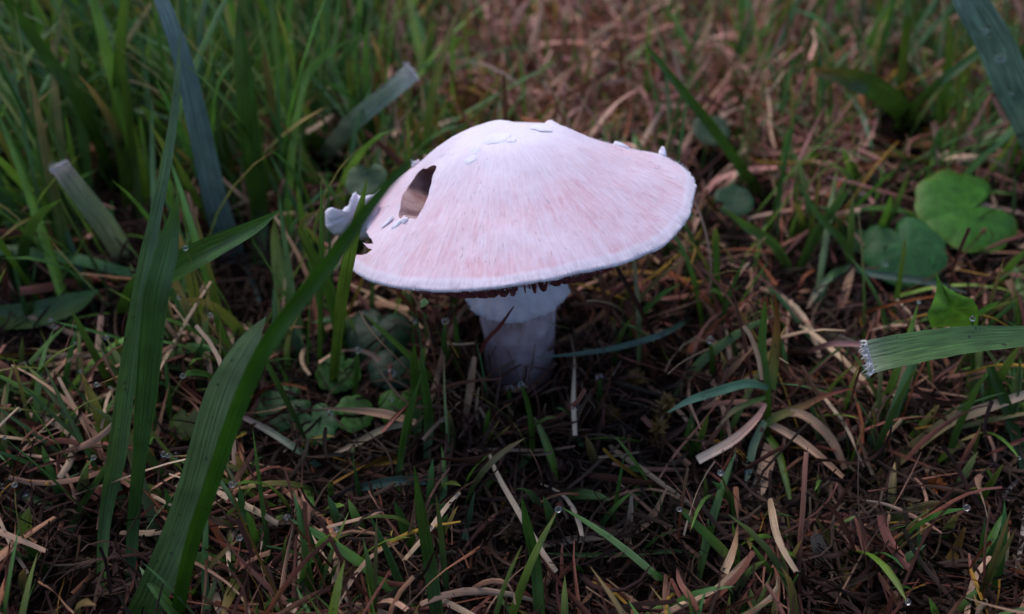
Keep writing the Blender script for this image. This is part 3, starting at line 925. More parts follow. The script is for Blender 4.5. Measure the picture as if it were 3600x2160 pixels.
tv = thing("grass_tuft", "low fork of two bright green blades beside the mushroom cap", "grass tuft", spine_pts([(2800, 965, 'g')])[0])
tleaf(tv, [(2800, 965, 'g'), (2874, 815, 3.2), (2948, 712, 3.0), (2985, 667, 2.9)], [28, 36, 28, 3], MID, MID * 1.1)
tleaf(tv, [(2796, 968, 'g'), (2719, 860, 3.1), (2630, 800, 2.9), (2533, 728, 2.7)], [28, 36, 32, 3], MID, YEL * 0.8)
tw_ = thing("grass_tuft", "small spiky tuft in front of the bluish round leaf", "grass tuft", spine_pts([(2997, 950, 'g')])[0])
tleaf(tw_, [(2997, 950, 'g'), (2993, 790, 3.0), (2999, 682, 2.9)], [20, 24, 3], MID, srgb(130, 140, 80))
tleaf(tw_, [(2997, 930, 3.0), (2963, 852, 2.7), (2882, 763, 2.7), (2798, 635, 2.8)], [20, 26, 24, 3], MID * 0.9, MID)
tleaf(tw_, [(2997, 930, 3.0), (2920, 975, 2.2), (2872, 1025, 1.9), (2837, 1085, 1.6)], [16, 26, 26, 3], srgb(96, 124, 84), STR, tip=3)
tleaf(tw_, [(2999, 930, 3.0), (2980, 1000, 2.1), (2962, 1060, 1.8), (2945, 1100, 1.6)], [18, 28, 30, 6], STR * 0.9, RED, M_DRY)
tleaf(tw_, [(2997, 935, 3.0), (2930, 960, 2.3), (2900, 1010, 2.0), (2880, 1070, 1.7)], [16, 22, 20, 3], MID, MID)
tleaf(tw_, [(3000, 940, 2.9), (3060, 960, 2.3), (3160, 975, 2.0), (3280, 995, 1.8), (3400, 1030, 1.6)], [20, 26, 28, 24, 5], srgb(80, 112, 92), srgb(120, 130, 110))

blade("thin grey green blade lying across the foot of the stem", [(1885, 1258, -1.3), (2050, 1242, -1.1), (2200, 1215, -0.9), (2340, 1170, -0.5), (2440, 1105, 'g')], [4, 16, 22, 22, 18], srgb(74, 98, 82), srgb(74, 98, 82))
blade("dark red blade leaning against the white stem", [(1650, 1330, 'g'), (1700, 1215, -1.15), (1755, 1150, -1.35), (1807, 1077, -1.5)], [12, 14, 14, 4], RED * 0.7, RED * 0.5, M_DRY)
blade("kinked whitish dry stalk standing over the dark thatch", [(3545, 2190, 'g'), (3490, 1990, -3.7), (3478, 1850, -3.4), (3550, 1745, -3.0), (3660, 1640, -2.6)], [14, 14, 14, 12, 10], srgb(196, 184, 172), srgb(186, 172, 160), M_DRY, fold=0.5)
blade("tallest pointed blade of the green cluster before the dark round leaf", [(1470, 1580, 'g'), (1464, 1400, -1.6), (1455, 1280, -1.6), (1458, 1205, -1.6)], [26, 36, 30, 3], DARK * 1.2, YEL * 0.7)
blade("dark blade at the stem side of the green cluster", [(1500, 1640, 'g'), (1507, 1480, -2.1), (1492, 1340, -2.1), (1476, 1265, -2.1)], [26, 36, 26, 3], DARK, MID)
blade("short light blade of the green cluster before the dark round leaf", [(1425, 1600, 'g'), (1445, 1440, -2.2), (1475, 1335, -2.2)], [18, 24, 3], YEL * 0.6, YEL * 0.8)
blade("slender foremost blade of the green cluster by the straw strip", [(1395, 1760, 'g'), (1410, 1600, -3.0), (1437, 1450, -3.0), (1482, 1320, -3.0)], [20, 24, 22, 3], DARK * 1.2, MID)
blade("s curved slim green blade with dew at its tip below the stem", [(1650, 1840, 'g'), (1720, 1760, -3.1), (1810, 1680, -2.8), (1865, 1590, -2.6), (1868, 1500, -2.5), (1852, 1410, -2.4), (1832, 1356, -2.4)], [26, 26, 25, 22, 20, 17, 9], YEL * 0.5, DARK * 1.2, fold=0.3)
blade("blurred upright dark blade with blunt tip in the foreground thatch", [(1905, 2260, 'g'), (1885, 2000, -5.6), (1853, 1850, -5.4), (1835, 1755, -5.3)], [40, 40, 34, 6], DARK, DARK * 1.1)
blade("blurred dark blade slanting up from the foreground thatch", [(1550, 2250, 'g'), (1510, 1980, -5.6), (1480, 1800, -5.4), (1456, 1640, -5.3)], [50, 46, 38, 4], DARK * 0.9, DARK * 0.9)
blade("short blue green blade standing among foreground straw", [(1640, 2030, 'g'), (1638, 1920, -4.3), (1650, 1820, -4.2), (1668, 1728, -4.2)], [28, 28, 22, 3], srgb(70, 104, 76), srgb(84, 120, 84))
blade("grey green blade with a pink end lying below the toothed leaves", [(1135, 1650, 'g'), (1050, 1585, -2.6), (940, 1512, -2.2), (845, 1462, -2.0)], [20, 24, 24, 14], srgb(94, 124, 96), srgb(170, 130, 128), tip=3)
blade("twisted straw strip lying over the green toothed leaves", [(1140, 1436, -1.9), (1250, 1443, -1.9), (1350, 1455, -2.0), (1460, 1485, -2.2)], [8, 19, 32, 24], STR, STR, M_DRY, "dead_grass_strip", "dead grass", twist=1.0)
blade("pale pointed straw strip below the twisted straw strip", [(1430, 1490, -2.3), (1340, 1512, -2.4), (1250, 1560, -2.5), (1165, 1600, -2.6)], [18, 22, 24, 4], srgb(150, 136, 104), PALE, M_DRY, "dead_grass_strip", "dead grass")
blade("wide grey green strip lying level over the foreground thatch", [(1500, 1690, -3.4), (1400, 1690, -3.5), (1300, 1708, -3.5), (1190, 1742, -3.6)], [30, 34, 32, 5], srgb(88, 120, 104), srgb(104, 132, 112), roll=0.3)
blade("upright straw strip standing before the foot of the stem", [(1628, 1555, 'g'), (1640, 1450, -1.8), (1655, 1350, -1.4), (1668, 1255, -1.1)], [8, 22, 27, 15], STR * 0.7, STR * 0.8, M_DRY, "dead_grass_strip", "dead grass")
blade("long thin arched green blade over foreground straw", [(2500, 2000, 'g'), (2400, 1965, -4.6), (2200, 1950, -4.6), (2050, 1965, -4.6), (1890, 2025, -4.6)], [12, 16, 17, 17, 5], MID * 0.8, MID)
blade("broad straw strip curving through the dark foreground thatch", [(1850, 1978, -4.5), (2000, 1918, -4.3), (2150, 1892, -4.2), (2280, 1830, -4.0), (2345, 1715, -3.8)], [10, 32, 36, 30, 6], PALE * 0.8, STR, M_DRY, "dead_grass_strip", "dead grass", twist=0.5)
blade("straight straw strip branching up from the curving broad straw", [(2260, 2050, 'g'), (2200, 1920, -4.2), (2215, 1830, -4.1), (2220, 1745, -4.0)], [16, 26, 24, 10], STR, PALE * 0.8, M_DRY, "dead_grass_strip", "dead grass")
blade("thin green blade slanting through brown thatch beside the tall blades", [(130, 2190, 'g'), (255, 1870, -4.2), (365, 1655, -4.0), (435, 1575, -3.8)], [14, 22, 20, 4], MID * 0.9, MID)
blade("dark green blade lying level with a row of dew drops", [(340, 1895, 'g'), (200, 1802, -3.8), (90, 1742, -3.6), (-50, 1690, -3.5)], [20, 26, 24, 16], DARK, DARK)
blade("thick bleached straw stalk standing in the foreground", [(2890, 2200, 'g'), (2892, 2010, -5.0), (2868, 1885, -4.8)], [62, 62, 40], PALE * 0.8, PALE * 0.7, M_DRY, "dead_grass_strip", "dead grass", fold=0.3)
blade("olive brown strip leaning against the thick bleached straw stalk", [(3050, 2190, 'g'), (2950, 1965, -4.9), (2872, 1825, -4.6)], [38, 32, 10], OLV * 0.7, OLV * 0.8, M_DRY, "dead_grass_strip", "dead grass")
blade("broad olive brown pointed strip standing by the whitish dry stalk", [(3240, 2200, 'g'), (3310, 2040, -4.9), (3392, 1855, -4.6)], [56, 44, 10], OLV * 0.8, srgb(150, 110, 60), M_DRY, "dead_grass_strip", "dead grass")
blade("long pale straw strip sloping below the shredded mown leaf", [(3020, 1730, 'g'), (3180, 1600, -2.4), (3330, 1485, -2.1), (3450, 1440, -2.0), (3640, 1375, -1.9)], [28, 38, 42, 36, 28], OLV, PALE * 0.8, M_DRY, "dead_grass_strip", "dead grass")
blade("small bright green blade crossing the long pale straw strip", [(3335, 1620, 'g'), (3370, 1500, -2.4), (3420, 1400, -2.5), (3466, 1310, -2.5)], [20, 24, 18, 3], MID, YEL * 0.8)
blade("dark teal blade bending down beneath the shredded mown leaf", [(3640, 1720, 'g'), (3585, 1580, -2.5), (3535, 1420, -2.0), (3480, 1290, -1.7)], [30, 38, 38, 28], DEEP, DARK)
blade("pale strip stretched towards the shredded end of the mown leaf", [(2800, 1240, 'g'), (2900, 1215, -0.6), (2990, 1208, -0.9), (3045, 1215, -1.0)], [12, 20, 22, 16], srgb(168, 124, 118), srgb(176, 130, 124), M_DRY, "dead_grass_strip", "dead grass")
blade("rust brown curled strip lying behind the upright toothed leaf", [(2980, 1105, 'g'), (3100, 1080, 0.2), (3200, 1055, 0.3), (3300, 1040, 0.3)], [8, 10, 10, 8], RUST, RUST, M_DRY, "dead_grass_strip", "dead grass")

# ------------------------------------------------------------------ broad leaves
def round_leaf(label, u, v, y, rad, c, edge, face, notch, lobes=9, depth=0.07, cup=0.12, stretch=1.0, bite=0.55, stalk=True):
    """Scalloped round leaf with radiating veins on a stalk. face: where the blade's normal points (x, y, z)."""
    C_ = at_y(u, v, y)
    C_[2] = max(C_[2], float(ground_h(C_[0], C_[1])) + 0.15)
    root = np.array([C_[0] + 0.15, C_[1] + 0.2, 0.0]); root[2] = float(ground_h(root[0], root[1])) - 0.05
    t_ = thing("ground_ivy_leaf", label, "leaf", root)
    nz_ = np.array(face, float); nz_ /= np.linalg.norm(nz_)
    ax = np.cross(np.array([0, 1.0, 0]), nz_); ax /= np.linalg.norm(ax)
    ay = np.cross(nz_, ax)
    na, nr2 = 90, 12
    vs_, cs_ = [], []
    sd0 = random.uniform(0, 50)
    for i in range(nr2 + 1):
        f = i / nr2
        for j in range(na):
            a = -math.pi + 2 * math.pi * j / na
            dn = abs(a) / math.pi                                # 1 at the notch
            out = rad * (1 + 0.8 * depth * abs(math.sin(a * lobes / 2 + 0.4 * math.sin(a))) ** 0.7 - depth + 0.05 * noise.noise((math.cos(a) * 2, math.sin(a) * 2, sd0)))
            cutn = max(0.0, (dn - 0.86) / 0.14)
            out *= 1 - bite * cutn ** 1.3
            r = out * f
            aa = a + notch + math.pi
            x_, y_ = r * math.cos(aa) * stretch, r * math.sin(aa)
            vein = abs(math.sin(a * lobes / 2))
            z_ = cup * rad * f * f - 0.012 * rad * (1 - vein) * min(1, f * 2) + 0.05 * rad * noise.noise((x_ * 1.5, y_ * 1.5, sd0)) - 0.12 * rad * f ** 6
            vs_.append(C_ + ax * x_ + ay * y_ + nz_ * z_)
            vv_ = (1 - vein) ** 4 * (1 - 0.5 * f)
            cc = np.asarray(c) * 0.55 * (1 + 0.3 * vv_) * (0.85 + 0.3 * noise.noise((x_ * 2.5, y_ * 2.5, sd0 + 5)) + 0.1)
            if f > 0.85:
                cc = cc * (1 - (f - 0.85) / 0.15) + np.asarray(edge) * 0.55 * ((f - 0.85) / 0.15)
            cs_.append(cc)
    f_ = [(i * na + j, (i + 1) * na + j, (i + 1) * na + (j + 1) % na, i * na + (j + 1) % na) for i in range(nr2) for j in range(na)]
    obj("leaf_blade", vs_, f_, M_LEAF, t_, cols=cs_)
    if stalk:
        A_ = catmull([root, (root + C_) / 2 + np.array([0.12, 0.05, 0]), C_ - nz_ * 0.02], 9)
        vs2, f2 = [], []
        for i, p in enumerate(A_):
            for k in range(6):
                a = k * math.pi / 3
                vs2.append(p + np.array([math.cos(a), math.sin(a), 0]) * 0.045)
        f2 = [(i * 6 + k, i * 6 + (k + 1) % 6, (i + 1) * 6 + (k + 1) % 6, (i + 1) * 6 + k) for i in range(8) for k in range(6)]
        obj("leaf_stalk", vs2, f2, M_LEAF, t_, cols=np.tile(np.asarray(c) * 1.1 + 0.02, (len(vs2), 1)))
    return t_

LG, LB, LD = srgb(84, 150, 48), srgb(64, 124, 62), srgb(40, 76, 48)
round_leaf("large bright green scalloped leaf with yellowish rim and deep notch", 3400, 735, 4.6, 1.32, LG, srgb(120, 160, 56), (0.05, -0.36, 1), math.radians(20), 9, 0.10, 0.05, 1.0, 0.85)
round_leaf("bluish green round leaf tucked under the large notched leaf", 3185, 870, 3.3, 1.0, LB, LB * 1.2, (-0.1, -0.45, 1), math.radians(100), 9, 0.06, -0.05, 1.0, 0.5)
round_leaf("small green leaf peeping out between tuft and bluish leaf", 3040, 850, 4.3, 0.45, LB, LB * 1.2, (0, -0.2, 1), 1.0)
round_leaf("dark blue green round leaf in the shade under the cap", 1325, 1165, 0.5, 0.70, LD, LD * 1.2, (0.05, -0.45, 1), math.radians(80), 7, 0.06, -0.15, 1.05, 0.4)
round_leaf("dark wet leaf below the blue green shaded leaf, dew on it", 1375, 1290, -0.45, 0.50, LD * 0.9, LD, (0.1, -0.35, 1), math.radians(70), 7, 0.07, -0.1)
round_leaf("toothed mid green leaf beside the dewy dark leaf", 1190, 1305, -0.35, 0.52, LG * 0.75, LG, (-0.1, -0.5, 1), math.radians(60), 9, 0.13, 0.1)
round_leaf("toothed leaf with a white water film below the mid green leaf", 1110, 1490, -1.75, 0.48, LB * 0.9, LB * 1.1, (-0.15, -0.4, 1), math.radians(120), 9, 0.14, 0.05)
round_leaf("flat dull green leaf half hidden beside the widest glossy blade", 985, 1425, -1.25, 0.62, LB * 0.75, LB, (-0.1, -0.25, 1), math.radians(30), 8, 0.09, 0.0)
round_leaf("small toothed leaf under the straw strip near green cluster", 1245, 1455, -1.65, 0.42, LG * 0.7, LG * 0.9, (0.1, -0.45, 1), math.radians(200), 8, 0.13, 0.1)
round_leaf("shiny round leaf directly behind the green blade cluster", 1400, 1425, -1.35, 0.44, LG * 0.7, LG * 0.9, (0.1, -0.5, 1), math.radians(90), 7, 0.06, -0.15)
round_leaf("tiny yellow green leaf between the tall blades and glossy blade", 655, 1490, -1.9, 0.36, YEL * 0.6, YEL * 0.8, (0, -0.5, 1), math.radians(90), 7, 0.05, 0.0)
round_leaf("blurred grey green leaf under the long slender blade", 2500, 455, 8.6, 0.55, srgb(62, 92, 58), srgb(66, 96, 60), (0, -0.5, 1), math.radians(90), 7, 0.06)
round_leaf("grey green leaf close beside the whole edge of the cap", 2580, 705, 4.8, 0.5, srgb(56, 96, 56), srgb(62, 104, 60), (0, -0.4, 1), math.radians(200), 7, 0.08)
round_leaf("blurred light green leaf behind the white torn flap", 1290, 635, 3.6, 0.5, srgb(88, 118, 80), srgb(96, 128, 80), (0, -0.6, 1), math.radians(90), 7, 0.06)

fo = thing("ground_ivy_leaf", "upright folded yellow green toothed leaf behind the mown leaf", "leaf", spine_pts([(3350, 1200, 'g')])[0])
half1 = [(3289, 955, -0.6), (3300, 990, -0.65), (3330, 1012, -0.7), (3366, 1032, -0.8), (3395, 1044, -0.9), (3421, 1050, -1.0), (3428, 1068, -1.0), (3436, 1080, -1.0), (3440, 1107, -0.95), (3436, 1147, -0.8), (3343, 1150, -0.6), (3275, 1153, -0.9), (3266, 1128, -1.0), (3260, 1101, -1.0), (3272, 1080, -0.95), (3280, 1061, -0.85), (3290, 1030, -0.75), (3292, 1000, -0.65)]
def pane_leaf(name, outline, ctr, c, parent, belly=0.12):
    A_ = np.array([at_y(*q) for q in outline])
    C_ = at_y(*ctr)
    n_ = len(A_)
    vs_, cs_, f_ = [C_], [np.asarray(c) * 1.2], []
    for s_ in (0.35, 0.7, 1.0):
        for j, q in enumerate(A_):
            p = C_ + (q - C_) * s_ + np.array([0, -1, 0.4]) * belly * math.sin(s_ * 3.1) * (0.4 + 0.6 * math.sin(j * 1.9) ** 2)
            vs_.append(p)
            cs_.append(np.asarray(c) * (0.8 + 0.5 * ((j % 3) == 0) * (1 - s_)) * (1.35 if s_ == 1.0 else 1))
    f_ = [(0, 1 + j, 1 + (j + 1) % n_) for j in range(n_)]
    for k in range(2):
        f_ += [(1 + k * n_ + j, 1 + (k + 1) * n_ + j, 1 + (k + 1) * n_ + (j + 1) % n_, 1 + k * n_ + (j + 1) % n_) for j in range(n_)]
    return obj(name, vs_, f_, M_LEAF, parent, cols=cs_)
pane_leaf("leaf_blade", half1, (3350, 1085, -0.8), srgb(92, 136, 40), fo)
pane_leaf("leaf_blade", [(3430, 1100, -0.95), (3470, 1072, -1.1), (3520, 1056, -1.2), (3490, 1084, -1.1), (3450, 1112, -1.0)], (3470, 1085, -1.08), srgb(90, 132, 50), fo, 0.03)
ribbon("leaf_stalk", [(3350, 1215, 'g'), (3360, 1150, -0.4), (3385, 1090, -0.7)], [12, 12, 10], YEL * 0.6, YEL * 0.7, M_GREEN, fo, fold=0.5)
lf = lump("leaf_fragment", [(1478, 1062), (1490, 1047), (1496, 1054), (1504, 1062), (1488, 1078), (1477, 1076)], -2.95, 0.06, M_LEAF, None, 5)
lf.data.color_attributes.new("col", 'FLOAT_COLOR', 'POINT').data.foreach_set("color", np.tile(np.array([0.42, 0.52, 0.20, 1], np.float32), len(lf.data.vertices)))
tag(lf, "tiny pale yellow scrap of leaf stuck under the cap's edge", "leaf scrap")

# ------------------------------------------------------------------ moss
def moss(label, u, v, y, h, c, lean):
    top = at_y(u, v, y)
    hz = max(top[2], 0.5)
    root = np.array([top[0] - lean * 0.4, top[1] + 0.25, 0.0]); root[2] = float(ground_h(root[0], root[1])) - 0.05
    t_ = thing("moss_sprig", label, "moss", root, None)
    A_ = catmull([root, (root + top) / 2 + np.array([lean * 0.2, 0, 0.1]), top], 12)
    vs2 = [p + np.array([math.cos(k * 2.1), math.sin(k * 2.1), 0]) * 0.025 for p in A_ for k in range(3)]
    f2 = [(i * 3 + k, i * 3 + (k + 1) % 3, (i + 1) * 3 + (k + 1) % 3, (i + 1) * 3 + k) for i in range(11) for k in range(3)]
    obj("stem", vs2, f2, M_MOSS, t_, cols=np.tile(np.asarray(c) * 0.6, (len(vs2), 1)), uvs=np.zeros((len(vs2), 2)))
    n_ = 130
    s_ = RNG.uniform(0.1, 1.0, n_)
    P_ = np.array([A_[min(11, int(q * 11))] for q in s_]) + RNG.normal(size=(n_, 3)) * 0.03
    az = RNG.uniform(0, 6.283, n_)
    V_, uv, col = make_blades(P_, az, RNG.uniform(0.4, 1.3, n_), RNG.uniform(-0.4, 0.7, n_), RNG.uniform(0.14, 0.30, n_), RNG.uniform(0.05, 0.09, n_), RNG.uniform(-.5, .5, n_), np.zeros(n_), np.zeros(n_), np.tile(np.asarray(c), (n_, 1)) * RNG.uniform(0.5, 1.2, (n_, 1)), np.tile(np.asarray(c) * 1.3, (n_, 1)), 2)
    f_ = (blade_faces(2)[None] + (np.arange(n_) * 9)[:, None, None]).reshape(-1, 4)
    o_ = obj("leaves", V_.reshape(-1, 3), f_, M_MOSS, t_, uvs=uv.reshape(-1, 2), cols=col.reshape(-1, 3))
    o_["kind"] = "stuff"
GOLD = srgb(128, 96, 44)
moss("small golden moss sprig just right of the stem's foot", 2235, 1340, -0.9, 1, GOLD, 0.2)
moss("tall golden brown moss sprig between stem and star tuft", 2350, 1410, -1.9, 1, GOLD, 0.1)
moss("dull ochre moss sprig growing against the tall golden sprig", 2320, 1500, -2.5, 1, GOLD * 0.8, -0.2)
moss("brown moss sprig in the dark thatch under the stem", 2150, 1480, -1.7, 1, GOLD * 0.7, 0.3)
moss("purplish brown moss sprig deep in the dark thatch", 1960, 1680, -2.9, 1, srgb(96, 66, 60), -0.2)
moss("dark moss sprig behind the short blue green blade", 1800, 1900, -4.4, 1, srgb(88, 70, 50), 0.2)
moss("rust orange moss sprig before the olive brown strips", 3290, 1720, -3.3, 1, srgb(140, 82, 36), 0.2)

G = green_field(27000, 6, -9, 60, 1.25)
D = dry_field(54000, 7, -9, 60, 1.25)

def off_the_heroes(B, chance):
    """Drop filler blades that would stand before a thing one can point at."""
    V_, uv, col = B
    cell = 16.0
    H = np.concatenate(SEEN)
    hu, hv, hd = project(H)
    gw, gh = int(3600 / cell) + 8, int(2160 / cell) + 8
    Z = np.zeros((gw, gh))
    iu = (hu / cell).astype(int) + 2; iv = (hv / cell).astype(int) + 2
    m_ = (iu >= 0) & (iu < gw) & (iv >= 0) & (iv < gh)
    np.maximum.at(Z, (iu[m_], iv[m_]), hd[m_])
    Zp = np.pad(Z, 1)
    Z = np.maximum.reduce([Zp[a:a + gw, b_:b_ + gh] for a in range(3) for b_ in range(3)])
    P = V_[:, :, 1]
    q = np.concatenate([P[:, :-1] * (1 - t) + P[:, 1:] * t for t in (0, 0.25, 0.5, 0.75)], 1)
    u, v, d = project(q)
    iu = np.clip((u / cell).astype(int) + 2, 0, gw - 1); iv = np.clip((v / cell).astype(int) + 2, 0, gh - 1)
    bad = (d < Z[iu, iv] - 0.12).sum(1) >= 2
    k = ~(bad & (RNG.uniform(size=len(P)) < chance))
    return V_[k], uv[k], col[k]
m_ = 520
x = RNG.uniform(-10, 10, m_); y = RNG.uniform(-7.5, 1.5, m_)
k = np.hypot((x - 0.6) / 2.6, (y + 0.6) / 1.9) > 1
x, y = x[k], y[k]; m_ = len(x)
B3 = make_blades(np.stack([x, y, ground_h(x, y) + RNG.uniform(0.25, 0.95, m_)], 1), RNG.uniform(0, 6.283, m_), RNG.normal(1.15, 0.35, m_), RNG.normal(0.45, 0.5, m_), RNG.uniform(1.3, 3.4, m_), RNG.uniform(0.06, 0.15, m_),
                 RNG.uniform(-0.8, 0.8, m_), RNG.normal(0, 1.5, m_), RNG.normal(0, 0.8, m_), pick([srgb(186, 158, 126), srgb(176, 142, 118), srgb(160, 118, 96), srgb(196, 170, 142), srgb(140, 92, 66)], m_), pick([srgb(186, 158, 126), srgb(170, 130, 108), srgb(196, 170, 142)], m_), 7, "cut", 0.22, 0.08)
k = clear_of_mushroom(B3[0])
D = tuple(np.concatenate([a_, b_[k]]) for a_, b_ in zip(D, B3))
G = off_the_heroes(G, 0.96)
D = off_the_heroes(D, 0.94)
# a low flat layer of old thatch on the soil, gap shade painted into its colour
m_ = 20000
x = RNG.uniform(-19, 19, m_); y = RNG.uniform(-8.5, 7, m_)
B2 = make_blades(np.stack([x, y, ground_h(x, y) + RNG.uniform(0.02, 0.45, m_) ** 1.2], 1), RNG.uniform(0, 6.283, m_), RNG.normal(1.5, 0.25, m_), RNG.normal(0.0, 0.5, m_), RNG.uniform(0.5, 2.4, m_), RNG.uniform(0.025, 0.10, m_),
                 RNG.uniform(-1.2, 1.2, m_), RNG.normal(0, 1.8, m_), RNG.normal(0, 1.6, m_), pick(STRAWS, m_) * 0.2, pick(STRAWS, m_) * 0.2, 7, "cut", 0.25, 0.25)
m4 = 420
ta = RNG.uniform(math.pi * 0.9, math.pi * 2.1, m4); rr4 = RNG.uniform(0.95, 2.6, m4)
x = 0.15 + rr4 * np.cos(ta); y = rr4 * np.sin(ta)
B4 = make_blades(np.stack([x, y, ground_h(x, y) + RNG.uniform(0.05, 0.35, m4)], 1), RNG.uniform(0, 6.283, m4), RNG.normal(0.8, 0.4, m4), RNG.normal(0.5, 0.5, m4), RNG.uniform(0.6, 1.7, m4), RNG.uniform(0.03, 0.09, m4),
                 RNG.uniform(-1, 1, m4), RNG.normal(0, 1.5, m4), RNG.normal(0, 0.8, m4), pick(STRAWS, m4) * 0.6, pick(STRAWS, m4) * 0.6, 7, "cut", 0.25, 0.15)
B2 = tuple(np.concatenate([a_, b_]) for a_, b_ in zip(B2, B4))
k = clear_of_mushroom(B2[0])
B2 = off_the_heroes((B2[0][k], B2[1][k], B2[2][k]), 0.45)

def split_individual(B, S, n_, where):
    """The blades that show largest in the picture become objects of their own; the rest stays one mass."""
    V_, uv, col = B
    u, v, dep = project(V_[:, :, 1, :])
    w = np.linalg.norm(V_[:, S // 2, 2] - V_[:, S // 2, 0], axis=1)
    ln = np.linalg.norm(V_[:, -1, 1] - V_[:, 0, 1], axis=1)
    inside = ((u > 0) & (u < 3600) & (v > 0) & (v < 2160)).mean(1)
    hid = 1.0 * (V_[:, :, 1, 2].max(1) > 0.7)
    score = np.where(inside > 0.6, (ln * w / dep.mean(1) ** 2) * (0.25 + hid), -1)
    order = np.argsort(-score)
    return order[:n_], order[n_:]

GI, GR = split_individual(G, 6, 285, None)
DI, DR = split_individual(D, 7, 285, None)
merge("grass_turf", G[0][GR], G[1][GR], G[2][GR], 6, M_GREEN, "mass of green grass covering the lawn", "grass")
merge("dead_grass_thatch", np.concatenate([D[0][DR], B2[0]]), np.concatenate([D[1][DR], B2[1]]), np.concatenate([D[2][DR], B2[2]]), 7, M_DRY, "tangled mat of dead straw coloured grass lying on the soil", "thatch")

ANCHORS = [("the foot of the mushroom stem", at_z(1830, 1380)), ("the star shaped tuft", at_z(2702, 1575)), ("the forked bright tuft", at_z(2800, 965)), ("the large notched leaf", at_z(3400, 790)), ("the shredded mown leaf", at_z(3300, 1400)),
           ("the whitish dry stalk", at_z(3520, 1950)), ("the thick bleached stalk", at_z(2890, 2100)), ("the curving broad straw", at_z(2100, 1950)), ("the blurred foreground blades", at_z(1700, 2050)), ("the green blade cluster", at_z(1450, 1600)),
           ("the toothed leaves", at_z(1150, 1480)), ("the widest glossy blade", at_z(700, 1900)), ("the tallest narrow blade", at_z(400, 1950)), ("the level dewy blade", at_z(100, 1780)), ("the level dark leaf", at_z(120, 1130)), ("the white torn flap", at_z(1130, 950)),
           ("the blue grey blade", at_z(840, 950)), ("the frayed pale blade", at_z(400, 850)), ("the close standing pair", at_z(470, 760)), ("the white ended mown blade", at_z(1200, 480)), ("the top of the cap", at_z(1850, 380)), ("the long slender blade", at_z(2600, 560)),
           ("the red tipped curved leaf", at_z(3100, 360)), ("the wide dewy blade", at_z(3600, 520)), ("the far lawn edge", at_z(500, 150)), ("the far dead patch", at_z(2100, 120))]
def place_word(p):
    k = int(np.argmin([np.hypot(p[0] - q[0], p[1] - q[1]) for _, q in ANCHORS]))
    return "by " + ANCHORS[k][0]

def individuals(B, idx, S, name, mat, cat, green):
    V_, uv, col = B
    fc = blade_faces(S).tolist()
    for i in idx:
        P = V_[i][:, 1]
        rise = (P[:, 2].max() - P[0, 2]) / max(0.2, np.abs(np.diff(P, axis=0)).sum())
        w = np.linalg.norm(V_[i][S // 2, 2] - V_[i][S // 2, 0])
        pl = place_word(P.mean(0))
        if green:
            how = "upright" if P[-1, 2] > P[:, 2].max() - 0.15 else "arching"
            lu_ = col[i][2, 1] @ np.array([0.3, 0.6, 0.1])
            c_ = col[i][2, 1]
            tone = ("dark" if lu_ < 0.11 else ("light" if lu_ > 0.19 else "mid")) + (" yellowish" if c_[0] / c_[1] > 0.5 else (" bluish" if c_[2] / c_[1] > 0.3 else ""))
            ln_ = P[-1, :2] - P[0, :2]
            tm = -P[0, :2] / max(0.1, np.hypot(*P[0, :2]))
            sd_ = float(ln_ @ tm)
            how = "erect" if np.hypot(*ln_) < 0.8 else ("mushroomward leaning" if sd_ > 0.4 else ("outward leaning" if sd_ < -0.4 else "sideways leaning"))
            lab = f"{'short' if P[:, 2].max() < 3 else 'tall'} {how} {'thin' if w < 0.17 else 'broad'} {tone} green blade {pl}"
        else:
            how = "flat lying" if P[:, 2].max() - P[:, 2].min() < 0.6 else "loose rising"
            lu_ = col[i][3, 1] @ np.array([0.3, 0.6, 0.1])
            tone = "dark brown" if lu_ < 0.08 else ("pale straw" if lu_ > 0.19 else "brown")
            lab = f"{how} {'narrow' if w < 0.15 else 'wide'} {tone} dead grass strip {pl}"
        o_ = obj(name, V_[i].reshape(-1, 3), fc, mat, origin=P[0], uvs=uv[i].reshape(-1, 2), cols=col[i].reshape(-1, 3))
        tag(o_, lab, cat, lab.replace(" blade ", " blades ").replace(" strip ", " strips "))
individuals(G, GI, 6, "grass_blade", M_GREEN, "grass blade", True)
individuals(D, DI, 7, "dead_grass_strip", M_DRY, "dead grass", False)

# ------------------------------------------------------------------ dew
def sphere_mesh(rad, flat=0.92):
    bm = bmesh.new()
    bmesh.ops.create_uvsphere(bm, u_segments=16, v_segments=10, radius=rad * CM)
    bmesh.ops.scale(bm, vec=(1, 1, flat), verts=bm.verts)
    me = bpy.data.meshes.new("dew_drop")
    bm.to_mesh(me); bm.free()
    me.materials.append(M_WATER)
    me.polygons.foreach_set("use_smooth", np.ones(len(me.polygons), bool))
    return me
DROPS = {}
def drop(p, rad, label, group=None):
    key = round(rad, 3)
    if key not in DROPS:
        DROPS[key] = sphere_mesh(key)
    o_ = bpy.data.objects.new("dew_drop", DROPS[key])
    COL.objects.link(o_)
    o_.location = np.asarray(p) * CM
    tag(o_, label, "dew drop", group)
    return o_
def tip_drop(u, v, y, rpx, where):
    """A thin blade rooted below, with the drop sitting on its tip."""
    p = at_y(u, v, y)
    r = rpx * 1.0 * pxcm(p)
    blade(f"thin green blade holding a dew drop {where}", [(u + random.uniform(-25, 25), v + random.uniform(150, 210), 'g'), (u + random.uniform(-8, 8), v + 80, y + 0.1), (u, v + rpx * 0.6, y)], [16, 20, 9], DARK, MID, n_=14)
    drop(p, r, f"dew drop on the tip of a thin blade {where}")
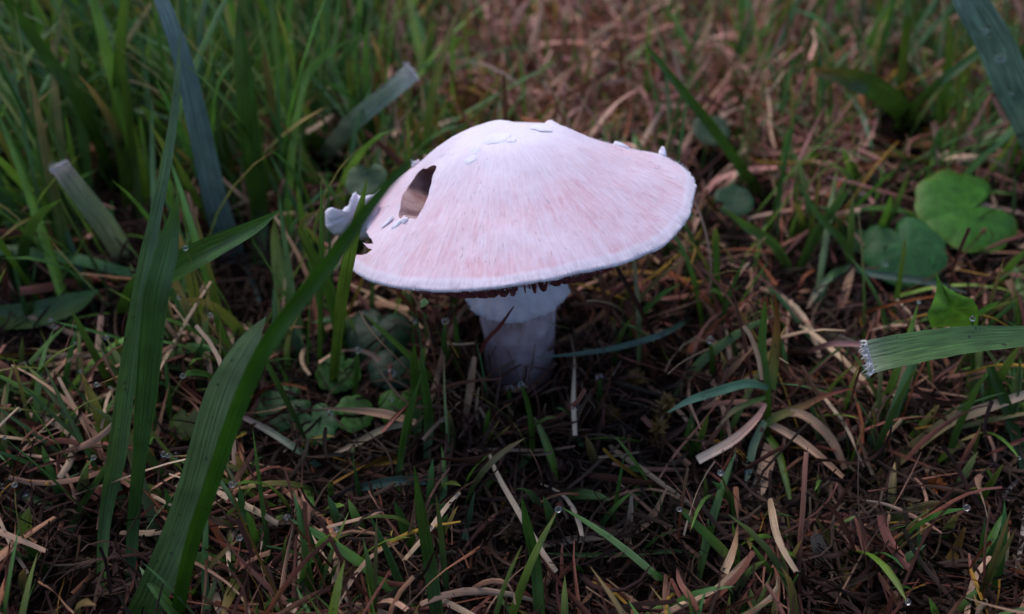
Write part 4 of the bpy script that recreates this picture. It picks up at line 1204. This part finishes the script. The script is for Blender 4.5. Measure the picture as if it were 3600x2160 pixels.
for a_ in [(2497, 1195, -0.8, 14, "left of the star tuft"), (1258, 1232, -1.2, 13, "before the toothed leaf"), (1565, 1130, -1.3, 13, "under the cap's front edge"), (1790, 1362, -1.6, 13, "just left of the curved dewy blade"),
           (2108, 1325, -1.4, 12, "right of the stem's foot"), (2033, 1432, -2.0, 11, "in the dark thatch below the stem"), (1015, 1776, -3.6, 10, "beside the widest glossy blade"), (1208, 1812, -4.1, 15, "over foreground straw"), (1555, 2003, -4.9, 16, "amid the blurred foreground blades"),
           (1552, 1478, -2.2, 9, "by the green cluster"), (1245, 1585, -2.4, 10, "under the pale pointed straw"), (1455, 1130, 0.2, 10, "below the yellow leaf scrap"), (3420, 1120, -2.0, 10, "by the upright folded leaf"), (2355, 1770, -3.6, 10, "by the broad curving straw"), (620, 1600, -3.0, 14, "between the tall and the glossy blades")]:
    tip_drop(*a_)
for (u, v, y, rpx), lb in [((1832, 1352, -2.42, 11), "dew drop on the tip of the s curved blade below the stem"), ((1372, 1312, -0.75, 18), "large dew drop lying on the dark wet leaf"), ((1374, 1404, -1.45, 11), "dew drop lying on the shiny round leaf"),
                           ((3515, 205, 4.75, 19), "largest bright dew drop on the wide blue green blade"), ((3462, 108, 4.85, 13), "smaller dew drop high on the wide blue green blade"), ((3552, 330, 4.75, 10), "low dew drop on the wide blue green blade"),
                           ((85, 1732, -3.65, 15), "large dew drop in the row on the level dark blade"), ((187, 1795, -3.85, 14), "last dew drop in the row on the level dark blade"), ((10, 1706, -3.6, 13), "first dew drop in the row on the level dark blade"),
                           ((3112, 925, 2.45, 13), "dew drop hanging on the bluish round leaf"), ((2632, 1660, -3.2, 12), "dew drop on the drooping green leaf of the star tuft"), ((1160, 1455, -1.95, 13), "dew film drop on the toothed leaf under the straw strip")]:
    p = at_y(u, v, y)
    drop(p, rpx * 1.0 * pxcm(p), lb)
gk = [i for i in GI if G[0][i][-1, 1, 1] < 0.5 and G[0][i][-1, 1, 2] > 0.4][:40]
for i in gk:
    p = G[0][i][-1, 1]
    w_ = place_word(p)
    drop(p + np.array([0, 0, 0.02]), random.choice((0.03, 0.045, 0.055)), "tiny dew drop on a grass tip " + w_, "tiny dew drops on grass tips " + w_)
